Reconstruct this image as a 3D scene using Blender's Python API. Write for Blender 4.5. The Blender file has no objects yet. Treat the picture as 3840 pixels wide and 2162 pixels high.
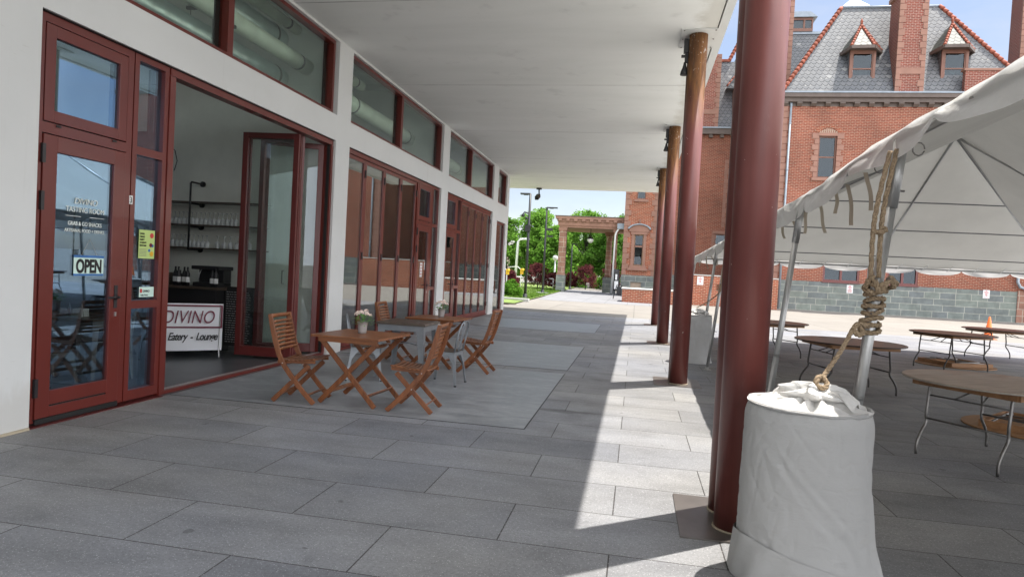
import bpy, bmesh, math, random
from mathutils import Vector, Matrix, noise
R = math.radians
sc = bpy.context.scene
COL = sc.collection

# ------------------------------------------------------------ camera, world, sun
cam_d = bpy.data.cameras.new('camera'); cam = bpy.data.objects.new('camera', cam_d); COL.objects.link(cam)
cam_d.sensor_width = 36.0
cam_d.angle = R(75.4657)
cam_d.clip_start = 0.05; cam_d.clip_end = 3000
right = Vector((0.9814306, 0.18419207, 0.05354673))
down = Vector((0.05760919, -0.01677142, -0.99819833))
fwd = Vector((-0.18296217, 0.98274717, -0.02707114))
m = Matrix((right, -down, -fwd)).transposed().to_4x4()
m.translation = Vector((0, 0, 1.55))
cam.matrix_world = m
sc.camera = cam

SKY_FILL = 8.0
SUN = Vector((0.259, 0.213, 1.0)).normalized()
w = bpy.data.worlds.new("World"); sc.world = w; w.use_nodes = True
nt = w.node_tree; nt.nodes.clear()
def N(nt, t, **k):
    n = nt.nodes.new(t)
    for a, b in k.items(): setattr(n, a, b)
    return n
wo = N(nt, 'ShaderNodeOutputWorld'); bg = N(nt, 'ShaderNodeBackground')
sky = N(nt, 'ShaderNodeTexSky', sky_type='NISHITA'); sky.sun_disc = False
sky.sun_elevation = math.asin(SUN.z); sky.sun_rotation = math.atan2(SUN.x, SUN.y)
sky.air_density = 1.0; sky.dust_density = .4; sky.ozone_density = 1.3
tc = N(nt, 'ShaderNodeTexCoord'); mp = N(nt, 'ShaderNodeMapping'); mp.inputs['Scale'].default_value = (1.3, 1.3, 4.0)
mp.inputs['Location'].default_value = (3.1, 1.7, 0.4)
no = N(nt, 'ShaderNodeTexNoise'); no.inputs['Scale'].default_value = 2.2; no.inputs['Detail'].default_value = 7; no.inputs['Roughness'].default_value = .6
rp = N(nt, 'ShaderNodeValToRGB'); rp.color_ramp.elements[0].position = .42; rp.color_ramp.elements[1].position = .74
rp.color_ramp.elements[1].color = (.75, .75, .75, 1)
mx = N(nt, 'ShaderNodeMixRGB'); mx.inputs[2].default_value = (3.3, 4.2, 5.4, 1)
# added bright sky area, unseen right of and behind the viewer, filling the shade
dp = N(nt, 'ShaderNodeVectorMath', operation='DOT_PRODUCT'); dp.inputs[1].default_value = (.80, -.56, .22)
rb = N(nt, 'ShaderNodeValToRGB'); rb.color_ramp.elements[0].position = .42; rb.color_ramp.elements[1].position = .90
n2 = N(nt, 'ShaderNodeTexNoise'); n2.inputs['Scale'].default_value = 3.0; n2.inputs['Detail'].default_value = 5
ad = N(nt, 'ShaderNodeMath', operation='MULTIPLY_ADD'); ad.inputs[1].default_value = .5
mb_ = N(nt, 'ShaderNodeMixRGB'); mb_.inputs[2].default_value = (SKY_FILL, SKY_FILL * 1.02, SKY_FILL * 1.07, 1)
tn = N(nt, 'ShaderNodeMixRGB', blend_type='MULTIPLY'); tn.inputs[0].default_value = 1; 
sz = N(nt, 'ShaderNodeSeparateXYZ'); re_ = N(nt, 'ShaderNodeValToRGB'); e_ = re_.color_ramp.elements   # tint dims the sky colour, most near the horizon
e_[0].position = .0; e_[0].color = (.38, .34, .34, 1); e_[1].position = .42; e_[1].color = (.57, .47, .41, 1)
nt.links.new(tc.outputs['Generated'], sz.inputs[0]); nt.links.new(sz.outputs[2], re_.inputs[0]); nt.links.new(re_.outputs[0], tn.inputs[2])
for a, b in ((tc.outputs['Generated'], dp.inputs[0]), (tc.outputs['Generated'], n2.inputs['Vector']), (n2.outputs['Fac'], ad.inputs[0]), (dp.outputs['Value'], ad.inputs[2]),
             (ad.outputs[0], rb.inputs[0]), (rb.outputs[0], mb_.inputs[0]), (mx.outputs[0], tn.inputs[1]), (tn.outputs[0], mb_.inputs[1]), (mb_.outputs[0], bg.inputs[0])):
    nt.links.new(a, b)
for a, b in ((tc.outputs['Generated'], mp.inputs[0]), (mp.outputs[0], no.inputs['Vector']), (no.outputs['Fac'], rp.inputs[0]),
             (rp.outputs[0], mx.inputs[0]), (sky.outputs[0], mx.inputs[1]), (bg.outputs[0], wo.inputs[0])):
    nt.links.new(a, b)
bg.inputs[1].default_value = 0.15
sd = bpy.data.lights.new('sun', 'SUN'); sd.energy = 2.6; sd.angle = R(0.53); sd.color = (1.0, .95, .88)
so = bpy.data.objects.new('sun', sd); COL.objects.link(so)
so.rotation_euler = SUN.to_track_quat('Z', 'Y').to_euler(); so.location = (20, 20, 60)
vs = sc.view_settings; vs.view_transform = 'Standard'; vs.look = 'None'; vs.gamma = 1; vs.exposure = 1.60
sc.render.engine = 'CYCLES'
cy = sc.cycles; cy.max_bounces = 10; cy.diffuse_bounces = 6; cy.glossy_bounces = 4; cy.transparent_max_bounces = 24; cy.transmission_bounces = 6
cy.caustics_reflective = False; cy.caustics_refractive = False
try: cy.use_denoising = True
except Exception: pass

# ------------------------------------------------------------ materials
class G:
    """small node-graph helper"""
    def __init__(s, name):
        s.m = bpy.data.materials.new(name); s.m.use_nodes = True; s.t = s.m.node_tree; s.t.nodes.clear()
        s.out = N(s.t, 'ShaderNodeOutputMaterial'); s.tc = N(s.t, 'ShaderNodeTexCoord'); s.pos = s.tc.outputs['Object']
        s.geo = None
    def L(s, a, b): s.t.links.new(a, b)
    def world(s):
        if not s.geo: s.geo = N(s.t, 'ShaderNodeNewGeometry')
        return s.geo.outputs['Position']
    def math(s, op, a, b=0.0, c=None):
        n = N(s.t, 'ShaderNodeMath', operation=op)
        for i, v in enumerate((a, b) if c is None else (a, b, c)):
            if isinstance(v, (int, float)): n.inputs[i].default_value = v
            else: s.L(v, n.inputs[i])
        return n.outputs[0]
    def map(s, v, sc=(1, 1, 1), loc=(0, 0, 0), rot=(0, 0, 0)):
        n = N(s.t, 'ShaderNodeMapping'); n.inputs['Scale'].default_value = sc; n.inputs['Location'].default_value = loc; n.inputs['Rotation'].default_value = rot
        s.L(v, n.inputs[0]); return n.outputs[0]
    def noise(s, v, scale, detail=4, rough=.55, dist=0):
        n = N(s.t, 'ShaderNodeTexNoise'); n.inputs['Scale'].default_value = scale; n.inputs['Detail'].default_value = detail
        n.inputs['Roughness'].default_value = rough; n.inputs['Distortion'].default_value = dist
        s.L(v, n.inputs['Vector']); return n.outputs['Fac']
    def ramp(s, f, *st):
        n = N(s.t, 'ShaderNodeValToRGB'); e = n.color_ramp.elements
        while len(e) < len(st): e.new(.5)
        for i, (p, c) in enumerate(st):
            e[i].position = p
            if isinstance(c, (int, float)): c = (c, c, c)
            e[i].color = (*c, 1)
        s.L(f, n.inputs[0]); return n.outputs[0]
    def mix(s, f, a, b, mode='MIX'):
        n = N(s.t, 'ShaderNodeMixRGB', blend_type=mode)
        for i, v in enumerate((f, a, b)):
            if isinstance(v, (int, float)): n.inputs[i].default_value = v if i == 0 else (v, v, v, 1)
            elif isinstance(v, tuple): n.inputs[i].default_value = (*v, 1)
            else: s.L(v, n.inputs[i])
        return n.outputs[0]
    def sep(s, v):
        n = N(s.t, 'ShaderNodeSeparateXYZ'); s.L(v, n.inputs[0]); return n.outputs
    def comb(s, x, y, z=0.0):
        n = N(s.t, 'ShaderNodeCombineXYZ')
        for i, v in enumerate((x, y, z)):
            if isinstance(v, (int, float)): n.inputs[i].default_value = v
            else: s.L(v, n.inputs[i])
        return n.outputs[0]
    def bump(s, h, st=.3, d=.01):
        n = N(s.t, 'ShaderNodeBump'); n.inputs['Strength'].default_value = st; n.inputs['Distance'].default_value = d
        s.L(h, n.inputs['Height']); return n.outputs[0]
    def bsdf(s, col, rough=.6, metal=0, bump=None, spec=.5, coat=0, **k):
        n = N(s.t, 'ShaderNodeBsdfPrincipled')
        for key, v in (('Base Color', col), ('Roughness', rough), ('Metallic', metal), ('Specular IOR Level', spec), ('Coat Weight', coat)):
            if isinstance(v, tuple): n.inputs[key].default_value = (*v, 1)
            elif isinstance(v, (int, float)): n.inputs[key].default_value = v
            else: s.L(v, n.inputs[key])
        for key, v in k.items(): n.inputs[key.replace('_', ' ')].default_value = v
        if bump is not None: s.L(bump, n.inputs['Normal'])
        s.L(n.outputs[0], s.out.inputs[0]); s.b = n; return s.m

def plain(name, col, rough=.5, metal=0, var=.12, scale=3.0, bump=0, bscale=60, spec=.5, coat=0):
    g = G(name); n = g.noise(g.pos, scale, 5)
    lo = tuple(c * (1 - var) for c in col); hi = tuple(min(1, c * (1 + var)) for c in col)
    c = g.ramp(n, (.3, lo), (.7, hi))
    b = g.bump(g.noise(g.pos, bscale, 3), bump, .005) if bump else None
    return g.bsdf(c, rough, metal, b, spec, coat)

def brick_mat(name, c1, c2, mortar, w_=.30, h_=.104, ms=.0115):
    g = G(name); p = g.world(); x, y, z = g.sep(p)
    u = g.math('ADD', x, y); v = g.comb(u, z)
    n = N(g.t, 'ShaderNodeTexBrick'); n.offset = .5
    for k, val in (('Scale', 1), ('Mortar Size', ms), ('Mortar Smooth', .2), ('Bias', 0), ('Brick Width', w_), ('Row Height', h_)): n.inputs[k].default_value = val
    n.inputs['Color1'].default_value = (*c1, 1); n.inputs['Color2'].default_value = (*c2, 1); n.inputs['Mortar'].default_value = (*mortar, 1)
    g.L(v, n.inputs['Vector'])
    big = g.ramp(g.noise(p, .45, 5, .6), (.3, .74), (.72, 1.15))
    c = g.mix(1, n.outputs['Color'], big, 'MULTIPLY')
    fine = g.ramp(g.noise(p, 9, 3, .7), (.3, .86), (.7, 1.12))
    c = g.mix(1, c, fine, 'MULTIPLY')
    return g.bsdf(c, .85, 0, g.bump(n.outputs['Fac'], -.4, .01))

def stone_mat(name, col, w_, h_, mortar, var=.2, ms=.012, green=None):
    g = G(name); p = g.world(); x, y, z = g.sep(p); u = g.math('ADD', x, y); v = g.comb(u, z)
    n = N(g.t, 'ShaderNodeTexBrick'); n.offset = .43; n.offset_frequency = 2; n.squash = .72; n.squash_frequency = 3
    for k, val in (('Scale', 1), ('Mortar Size', ms), ('Mortar Smooth', .1), ('Bias', 0), ('Brick Width', w_), ('Row Height', h_)): n.inputs[k].default_value = val
    a = tuple(c * (1 - var) for c in col); b = green or tuple(c * (1 + var) for c in col)
    n.inputs['Color1'].default_value = (*a, 1); n.inputs['Color2'].default_value = (*b, 1); n.inputs['Mortar'].default_value = (*mortar, 1)
    g.L(v, n.inputs['Vector'])
    c = g.mix(1, n.outputs['Color'], g.ramp(g.noise(p, 2.3, 6, .65), (.3, .75), (.7, 1.2)), 'MULTIPLY')
    return g.bsdf(c, .85, 0, g.bump(n.outputs['Fac'], -.4, .01))

def slate_mat(name, wd=.36, h=.27, tint=(1, 1, 1)):
    g = G(name); p = g.world(); x, y, z = g.sep(p)
    u = g.math('DIVIDE', g.math('ADD', x, g.math('MULTIPLY', y, .35)), wd); v = g.math('DIVIDE', z, h)
    row = g.math('FLOOR', v); fy = g.math('FRACT', v)
    uu = g.math('ADD', u, g.math('MULTIPLY', g.math('MODULO', row, 2.0), .5))
    fx = g.math('SUBTRACT', g.math('FRACT', uu), .5)
    par = g.math('MULTIPLY', g.math('MULTIPLY', fx, fx), 2.4)
    d = g.math('ABSOLUTE', g.math('SUBTRACT', fy, par))
    line = g.ramp(d, (.05, .25), (.20, 1.0))
    below = g.math('LESS_THAN', fy, par)
    wn = N(g.t, 'ShaderNodeTexWhiteNoise', noise_dimensions='2D')
    g.L(g.comb(g.math('ADD', g.math('FLOOR', uu), g.math('MULTIPLY', below, 7.3)), g.math('SUBTRACT', row, below)), wn.inputs['Vector'])
    tone = g.ramp(wn.outputs['Value'], (0, (.112, .117, .125)), (.55, (.135, .14, .145)), (.95, (.158, .16, .162)), (.985, (.27, .27, .26)))
    c = g.mix(1, tone, line, 'MULTIPLY')
    c = g.mix(1, c, g.ramp(g.noise(p, .7, 4), (.3, .85), (.7, 1.1)), 'MULTIPLY')
    if tint != (1, 1, 1): c = g.mix(1, c, tint, 'MULTIPLY')
    return g.bsdf(c, .55, 0, g.bump(line, .5, .02))

def paver_mat():
    g = G('paver granite'); p = g.pos
    v = g.map(p, (1, 1, 1), (.70 + 12.8, -3.70 + 6.2 * 4 + 0.62, 0))
    n = N(g.t, 'ShaderNodeTexBrick'); n.offset = .5; n.offset_frequency = 2
    for k, val in (('Scale', 1), ('Mortar Size', .0045), ('Mortar Smooth', .15), ('Bias', 0), ('Brick Width', 1.28), ('Row Height', .62)): n.inputs[k].default_value = val
    n.inputs['Color1'].default_value = (.190, .197, .207, 1); n.inputs['Color2'].default_value = (.262, .267, .270, 1); n.inputs['Mortar'].default_value = (.05, .047, .045, 1)
    g.L(v, n.inputs['Vector'])
    c = n.outputs['Color']
    blotch = g.ramp(g.noise(g.map(p, (1, 2.2, 1)), 1.1, 6, .65, .4), (.28, .74), (.5, .98), (.75, 1.2))
    c = g.mix(1, c, blotch, 'MULTIPLY')
    vo = N(g.t, 'ShaderNodeTexVoronoi'); vo.inputs['Scale'].default_value = 80; g.L(p, vo.inputs['Vector'])
    sp = g.ramp(vo.outputs['Distance'], (.14, 1.0), (.30, 0.0))
    selr = g.ramp(vo.outputs['Color'], (.45, 0.0), (.62, 1.0))
    spk = g.math('MULTIPLY', sp, selr)
    c = g.mix(g.math('MULTIPLY', spk, .5), c, (.72, .72, .70))
    vd = N(g.t, 'ShaderNodeTexVoronoi'); vd.inputs['Scale'].default_value = 95; g.L(p, vd.inputs['Vector'])
    dk = g.math('MULTIPLY', g.ramp(vd.outputs['Distance'], (.14, 1.0), (.34, 0.0)), .55)
    c = g.mix(dk, c, (.10, .10, .11))
    c = g.mix(1, c, g.ramp(g.noise(p, 48, 2, .8), (.3, .84), (.7, 1.18)), 'MULTIPLY')
    c = g.mix(1, c, g.ramp(g.noise(g.map(p, (1, 1, 1), (9, 4, 0)), .35, 3), (.35, (.97, .98, 1.04)), (.65, (1.03, 1.0, .96))), 'MULTIPLY')
    # stains: a few dark spots and a spilled-water mark
    st = g.ramp(g.noise(p, 2.7, 2, .4), (.72, 1.0), (.80, .72))
    c = g.mix(1, c, st, 'MULTIPLY')
    spot = g.ramp(g.noise(g.map(p, (1, 1, 1), (5.3, 2.2, 0)), 7.0, 1, .3), (.785, 1.0), (.80, .62))
    c = g.mix(1, c, spot, 'MULTIPLY')
    q = g.map(p, (1.15, 5.2, 1), (.50 * 1.15 + .25, -7.42 * 5.2, 0))
    dist = N(g.t, 'ShaderNodeVectorMath', operation='LENGTH'); g.L(q, dist.inputs[0])
    wob = g.math('ADD', dist.outputs['Value'], g.math('MULTIPLY', g.noise(p, 5, 4, .7), .9))
    c = g.mix(1, c, g.ramp(wob, (.78, .60), (.98, 1.0)), 'MULTIPLY')
    fine = g.noise(p, 260, 2)
    return g.bsdf(c, g.ramp(g.noise(p, 3, 4), (.3, .52), (.7, .72)), 0, g.bump(g.math('ADD', g.math('MULTIPLY', n.outputs['Fac'], -1.5), g.math('MULTIPLY', fine, .25)), .5, .004), .4)

def pad_mat():
    g = G('smooth concrete pad'); p = g.pos
    a = g.noise(g.map(p, (1.4, 3.2, 1), rot=(0, 0, .15)), 1.3, 8, .68, .8)
    c = g.ramp(a, (.32, (.17, .182, .195)), (.5, (.245, .26, .275)), (.68, (.36, .37, .385)))
    c = g.mix(1, c, g.ramp(g.noise(p, 12, 5, .7), (.3, .9), (.7, 1.08)), 'MULTIPLY')
    return g.bsdf(c, g.ramp(a, (.3, .34), (.7, .55)), 0, g.bump(g.noise(p, 40, 4), .12, .003))

def concrete_mat(name, col, joint=3.0, seed=0.0):
    g = G(name); p = g.pos
    n = N(g.t, 'ShaderNodeTexBrick'); n.offset = 0
    for k, val in (('Scale', 1), ('Mortar Size', .012), ('Brick Width', joint), ('Row Height', joint)): n.inputs[k].default_value = val
    n.inputs['Color1'].default_value = (*[c * .95 for c in col], 1); n.inputs['Color2'].default_value = (*[c * 1.05 for c in col], 1); n.inputs['Mortar'].default_value = (*[c * .45 for c in col], 1)
    g.L(g.map(p, loc=(seed, seed * .7, 0)), n.inputs['Vector'])
    c = g.mix(1, n.outputs['Color'], g.ramp(g.noise(p, .8, 7, .65), (.3, .86), (.7, 1.08)), 'MULTIPLY')
    c = g.mix(1, c, g.ramp(g.noise(p, 30, 3), (.3, .94), (.7, 1.05)), 'MULTIPLY')
    return g.bsdf(c, .8)

def wood_mat(name, dark, light, axis=0, scale=1.0, rough=.42, coat=.15):
    g = G(name); s_ = [28 * scale] * 3; s_[axis] = 1.6 * scale
    v = g.map(g.pos, tuple(s_))
    a = g.noise(v, 1.0, 6, .6, .6); b = g.noise(g.pos, 3.0, 3)
    c = g.ramp(a, (.28, dark), (.5, tuple((x + y) / 2 for x, y in zip(dark, light))), (.72, light))
    c = g.mix(1, c, g.ramp(b, (.3, .85), (.7, 1.12)), 'MULTIPLY')
    return g.bsdf(c, rough, 0, g.bump(a, .15, .002), .5, coat)

def glass_mat(name, tint=(.86, .93, .90), ior=1.75, rough=0.0, bumpy=0.0, coat=(.86, .93, 1)):
    g = G(name)
    tr = N(g.t, 'ShaderNodeBsdfTransparent'); tr.inputs[0].default_value = (*tint, 1)
    gl = N(g.t, 'ShaderNodeBsdfGlossy'); gl.inputs['Roughness'].default_value = rough; gl.inputs['Color'].default_value = (*coat, 1)
    fr = N(g.t, 'ShaderNodeFresnel'); gm = N(g.t, 'ShaderNodeNewGeometry')
    g.L(g.math('ADD', ior, g.math('MULTIPLY', gm.outputs['Backfacing'], 1 / ior - ior)), fr.inputs['IOR'])
    if bumpy:
        b = g.bump(g.noise(g.pos, 1.1, 2), bumpy, .02); g.L(b, gl.inputs['Normal']); g.L(b, fr.inputs['Normal'])
    mxs = N(g.t, 'ShaderNodeMixShader'); g.L(fr.outputs[0], mxs.inputs[0]); g.L(tr.outputs[0], mxs.inputs[1]); g.L(gl.outputs[0], mxs.inputs[2])
    g.L(mxs.outputs[0], g.out.inputs[0]); return g.m

def fabric_mat(name, col, trans=.25, bump=.15, bscale=7, seams=None, stain=.1, weave=False):
    g = G(name); p = g.pos
    c = g.ramp(g.noise(p, 1.2, 5, .6), (.3, tuple(x * (1 - stain) for x in col)), (.7, col))
    if seams: 
        z = g.sep(p)[2]; f = None
        for zz in seams:
            d = g.math('LESS_THAN', g.math('ABSOLUTE', g.math('SUBTRACT', z, zz)), .012)
            f = d if f is None else g.math('MAXIMUM', f, d)
        c = g.mix(f, c, (.12, .12, .12))
    b1 = g.noise(g.map(p, (1, 1, 1.6)), bscale, 4, .5, .5)
    if weave: b1 = g.math('ADD', b1, g.math('MULTIPLY', g.noise(p, 220, 2, .7), .10)); c = g.mix(g.ramp(g.noise(g.map(p, (1, 1, 4), (3, 3, 1)), 2.2, 5, .7), (.60, 0.0), (.75, .35)), c, (.34, .29, .22))
    bm = g.bump(b1, bump, .03)
    df = N(g.t, 'ShaderNodeBsdfDiffuse'); tl = N(g.t, 'ShaderNodeBsdfTranslucent')
    for n in (df, tl): g.L(c, n.inputs['Color']); g.L(bm, n.inputs['Normal'])
    mxs = N(g.t, 'ShaderNodeMixShader'); mxs.inputs[0].default_value = trans
    g.L(df.outputs[0], mxs.inputs[1]); g.L(tl.outputs[0], mxs.inputs[2]); g.L(mxs.outputs[0], g.out.inputs[0]); return g.m

def leaf_mat(name, dark, mid, light, sc_=.55):
    g = G(name); p = g.world()
    n = g.noise(p, sc_, 3, .6)
    wn = N(g.t, 'ShaderNodeNewGeometry'); c = g.ramp(n, (.3, dark), (.5, mid), (.72, light))
    c = g.mix(1, c, g.ramp(wn.outputs['Random Per Island'], (0, .6), (1, 1.45)), 'MULTIPLY')
    df = N(g.t, 'ShaderNodeBsdfDiffuse'); tl = N(g.t, 'ShaderNodeBsdfTranslucent'); g.L(c, df.inputs[0]); g.L(c, tl.inputs[0])
    mxs = N(g.t, 'ShaderNodeMixShader'); mxs.inputs[0].default_value = .5
    g.L(df.outputs[0], mxs.inputs[1]); g.L(tl.outputs[0], mxs.inputs[2]); g.L(mxs.outputs[0], g.out.inputs[0]); return g.m

def column_mat():
    g = G('column paint'); p = g.pos; z = g.sep(p)[2]
    n1 = g.noise(g.map(p, (6, 6, 1.1)), 1.0, 6, .65, .5)
    zr = g.math('ADD', z, g.math('MULTIPLY', g.math('SUBTRACT', n1, .5), 1.3))
    rustf = g.ramp(g.math('DIVIDE', g.math('SUBTRACT', zr, 3.65), .75), (0, 0.0), (1, 1.0))
    rust = g.ramp(g.noise(g.map(p, (14, 14, 2.2)), 1.0, 6, .7), (.3, (.055, .022, .010)), (.5, (.16, .065, .018)), (.72, (.27, .125, .035)))
    pnt = g.ramp(g.noise(p, 1.6, 5), (.3, (.130, .034, .028)), (.7, (.160, .043, .036)))
    c = g.mix(rustf, pnt, rust)
    chip = g.ramp(g.noise(g.map(p, (13, 13, 6)), 2.2, 3, .5), (.75, 0.0), (.765, 1.0))
    chip2 = g.math('MULTIPLY', g.ramp(g.noise(g.map(p, (17, 17, 8)), 1.7, 3, .6), (.62, 0.0), (.66, 1.0)), g.ramp(g.math('DIVIDE', g.math('SUBTRACT', z, 4.45), .5), (0, 0.0), (1, 1.0)))
    c = g.mix(g.math('MAXIMUM', chip, chip2), c, (.55, .5, .45))
    c = g.mix(1, c, g.ramp(g.noise(g.map(p, (11, 11, .7)), 1.0, 5, .7), (.32, .80), (.62, 1.06)), 'MULTIPLY')
    c = g.mix(g.ramp(g.noise(g.map(p, (2, 2, .9), (4, 4, 0)), 2.0, 7, .75), (.60, 0.0), (.74, .22)), c, (.32, .22, .2))
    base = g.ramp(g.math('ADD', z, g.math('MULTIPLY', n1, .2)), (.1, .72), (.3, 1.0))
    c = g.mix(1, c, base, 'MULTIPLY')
    ro = g.ramp(rustf, (0, .43), (1, .85))
    return g.bsdf(c, ro, 0, g.bump(g.noise(p, 25, 4), .06, .004), .5)

M = {}
def mat(k, m_): M[k] = m_
mat('paver', paver_mat()); mat('pad', pad_mat())
mat('beige', concrete_mat('beige concrete', (.235, .217, .19), 3.6)); mat('walk', concrete_mat('grey walk', (.23, .23, .235), 1.25, .4))
def plaster_mat():
    g = G('white plaster'); p = g.world(); z = g.sep(p)[2]
    c = g.ramp(g.noise(p, .6, 6, .6), (.3, (.64, .65, .64)), (.7, (.70, .71, .70)))
    n = g.noise(g.map(p, (3, 3, 1.2)), 2.0, 6, .7)
    f = g.ramp(g.math('ADD', z, g.math('MULTIPLY', n, -.55)), (-.25, 1.0), (.16, 0.0))
    c = g.mix(g.math('MULTIPLY', f, .22), c, (.36, .31, .24))
    dr = g.ramp(g.noise(g.map(p, (9, 9, .35)), 1.0, 5, .6), (.60, 0.0), (.78, .22))
    c = g.mix(dr, c, (.45, .44, .40))
    sc_ = g.ramp(g.noise(g.map(p, (2, 2, 14), (1, 2, 3)), 2.5, 3, .5), (.72, 0.0), (.74, .3))
    c = g.mix(sc_, c, (.5, .49, .46))
    return g.bsdf(c, .75, 0, g.bump(g.noise(p, 30, 4), .1, .005))
mat('plaster', plaster_mat())
def soffit_mat():
    g = G('soffit plaster'); p = g.world(); x, y, z = g.sep(p)
    a = g.noise(g.map(p, (.28, 1.0, 1)), 1.3, 6, .6, .3)
    c = g.ramp(a, (.3, (.83, .84, .82)), (.7, (.91, .915, .90)))
    f = None
    for yy in (8.66, 12.7, 16.9, 20.9, 24.9, 4.6, .6):
        d = g.ramp(g.math('ABSOLUTE', g.math('SUBTRACT', y, yy)), (.004, 1.0), (.012, 0.0)); f = d if f is None else g.math('MAXIMUM', f, d)
    c = g.mix(g.math('MULTIPLY', f, g.ramp(g.noise(p, 1.5, 3), (.35, .25), (.6, 1.0))), c, (.18, .18, .17))
    c = g.mix(1, c, g.ramp(g.noise(g.map(p, loc=(3, 9, 0)), 2.2, 5, .6), (.60, 1.0), (.78, .84)), 'MULTIPLY')
    ed = g.ramp(g.math('ADD', x, g.math('MULTIPLY', g.noise(p, 3, 5, .7), .5)), (.85, 0.0), (1.3, .45))
    c = g.mix(ed, c, (.50, .47, .40))
    return g.bsdf(c, .8)
mat('soffit', soffit_mat())
mat('inner', plain('interior wall', (.70, .72, .66), .85, var=.05)); mat('innerc', plain('interior ceiling', (.78, .79, .76), .85))
mat('innerf', plain('dark interior floor', (.075, .08, .085), .35, var=.3, scale=1.5))
mat('red', plain('red painted frame', (.135, .021, .015), .30, var=.08, scale=2, bump=.02, coat=.15))
mat('redd', plain('dark red frame', (.11, .018, .016), .35))
mat('gap', plain('black rubber gap', (.012, .012, .012), .6)); mat('black', plain('black metal', (.02, .02, .022), .42))
mat('blackp', plain('black plastic', (.018, .018, .02), .5)); mat('sill', plain('aluminium sill', (.55, .55, .55), .35, .8))
mat('glass', glass_mat('window glass', (.74, .80, .78), 2.7, 0, 0, (.50, .72, 1))); mat('glassm', glass_mat('reflective shopfront glass', (.50, .56, .55), 2.9, 0, 0, (.98, .99, 1))); mat('glassg', glass_mat('clerestory glass', (.90, .96, .93), 1.45))
mat('glassb', glass_mat('bifold glass', (.955, .97, .96), 1.5)); mat('glassf', glass_mat('far window glass', (.5, .55, .56), 1.5, 0, .03))
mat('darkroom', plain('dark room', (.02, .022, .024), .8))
mat('column', column_mat()); mat('capplate', plain('white cap plate', (.62, .63, .62), .5)); mat('baseplate', plain('bronze base plate', (.20, .18, .165), .38, .6, var=.15, scale=5))
mat('seal', plain('sealant', (.42, .36, .26), .7))
mat('brick', brick_mat('red brick', (.285, .071, .036), (.205, .05, .027), (.40, .28, .20)))
mat('brickc', brick_mat('chimney brick', (.27, .058, .034), (.20, .044, .027), (.46, .35, .28)))
mat('bricko', brick_mat('orange brick', (.38, .088, .04), (.27, .062, .03), (.52, .38, .26)))
mat('brown', stone_mat('brownstone', (.30, .155, .11), .62, .42, (.42, .34, .27), .12, .02))
mat('browns', plain('brownstone smooth', (.31, .165, .12), .8, var=.12, scale=1.5)); mat('bluestone', stone_mat('blue grey stone', (.195, .215, .213), 1.25, .40, (.36, .36, .31), .18, .02, (.20, .225, .195)))
mat('cap', plain('stone cap', (.5, .5, .46), .8)); mat('cornice', plain('brown cornice', (.115, .085, .07), .6, var=.15)); mat('lead', plain('lead gutter', (.27, .31, .35), .5, .2))
mat('slate', slate_mat('fish scale slate')); mat('slated', slate_mat('weathered dormer slate', .36, .27, (.34, .37, .29))); mat('hip', plain('terracotta hip tile', (.30, .085, .048), .75, var=.35, scale=5)); mat('tan', plain('tan wall', (.42, .33, .25), .8))
mat('frameb', plain('brown window frame', (.20, .095, .065), .6)); mat('pipe', plain('grey downpipe', (.33, .38, .42), .45, .2)); mat('white', plain('white paint', (.75, .75, .74), .5, var=.04))
mat('wood', wood_mat('eucalyptus wood', (.13, .042, .015), (.32, .118, .04), 0)); mat('woodz', wood_mat('eucalyptus leg', (.115, .036, .013), (.27, .095, .032), 2, .8))
mat('darkwood', wood_mat('dark table wood', (.055, .040, .030), (.11, .085, .065), 0)); mat('galv', plain('galvanised steel', (.27, .29, .31), .42, .6, var=.12, scale=6))
mat('bucket', plain('zinc bucket', (.50, .50, .50), .35, .45, var=.15, scale=8)); mat('ply', wood_mat('plywood table top', (.30, .20, .145), (.46, .33, .25), 0, .35, .45, .1))
mat('plyd', wood_mat('brown table top', (.15, .062, .038), (.25, .11, .068), 0, .35, .4, .1)); mat('plyo', wood_mat('raw table underside', (.24, .12, .05), (.38, .20, .09), 0, .4, .6, 0))
mat('edge', plain('worn edge', (.34, .30, .25), .5, var=.3, scale=9)); mat('steel', plain('table leg steel', (.20, .19, .18), .35, .8, var=.25, scale=12)); mat('steeld', plain('dark leg steel', (.05, .045, .042), .4, .5))
mat('pole', plain('tent pole', (.42, .42, .41), .38, .7, var=.12, scale=8)); mat('tenth', fabric_mat('seamed tent vinyl', (.66, .65, .60), .09, .25, 2.0, (3.05, 3.62, 2.45))); mat('tent', fabric_mat('tent vinyl', (.68, .67, .62), .04, .3, 2.0))
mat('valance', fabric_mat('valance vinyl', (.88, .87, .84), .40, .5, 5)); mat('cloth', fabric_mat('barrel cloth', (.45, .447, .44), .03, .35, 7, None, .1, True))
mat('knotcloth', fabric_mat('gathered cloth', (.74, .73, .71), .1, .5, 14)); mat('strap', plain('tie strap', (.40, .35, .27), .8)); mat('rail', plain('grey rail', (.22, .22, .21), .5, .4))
def rope_mat():
    g = G('rope'); p = g.pos
    a = g.noise(p, 90, 3, .6); b = g.noise(g.map(p, loc=(1, 2, 3)), 22, 3, .6)
    c = g.ramp(a, (.3, (.20, .14, .085)), (.7, (.42, .32, .21)))
    c = g.mix(g.ramp(b, (.66, 0.0), (.70, .8)), c, (.05, .045, .05))
    return g.bsdf(c, .9, 0, g.bump(a, .5, .003))
mat('rope', rope_mat())
mat('leafg', leaf_mat('green leaves', (.07, .15, .025), (.165, .33, .05), (.27, .46, .09))); mat('leafd', leaf_mat('dark green leaves', (.05, .115, .022), (.11, .24, .04), (.20, .36, .07)))
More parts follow.
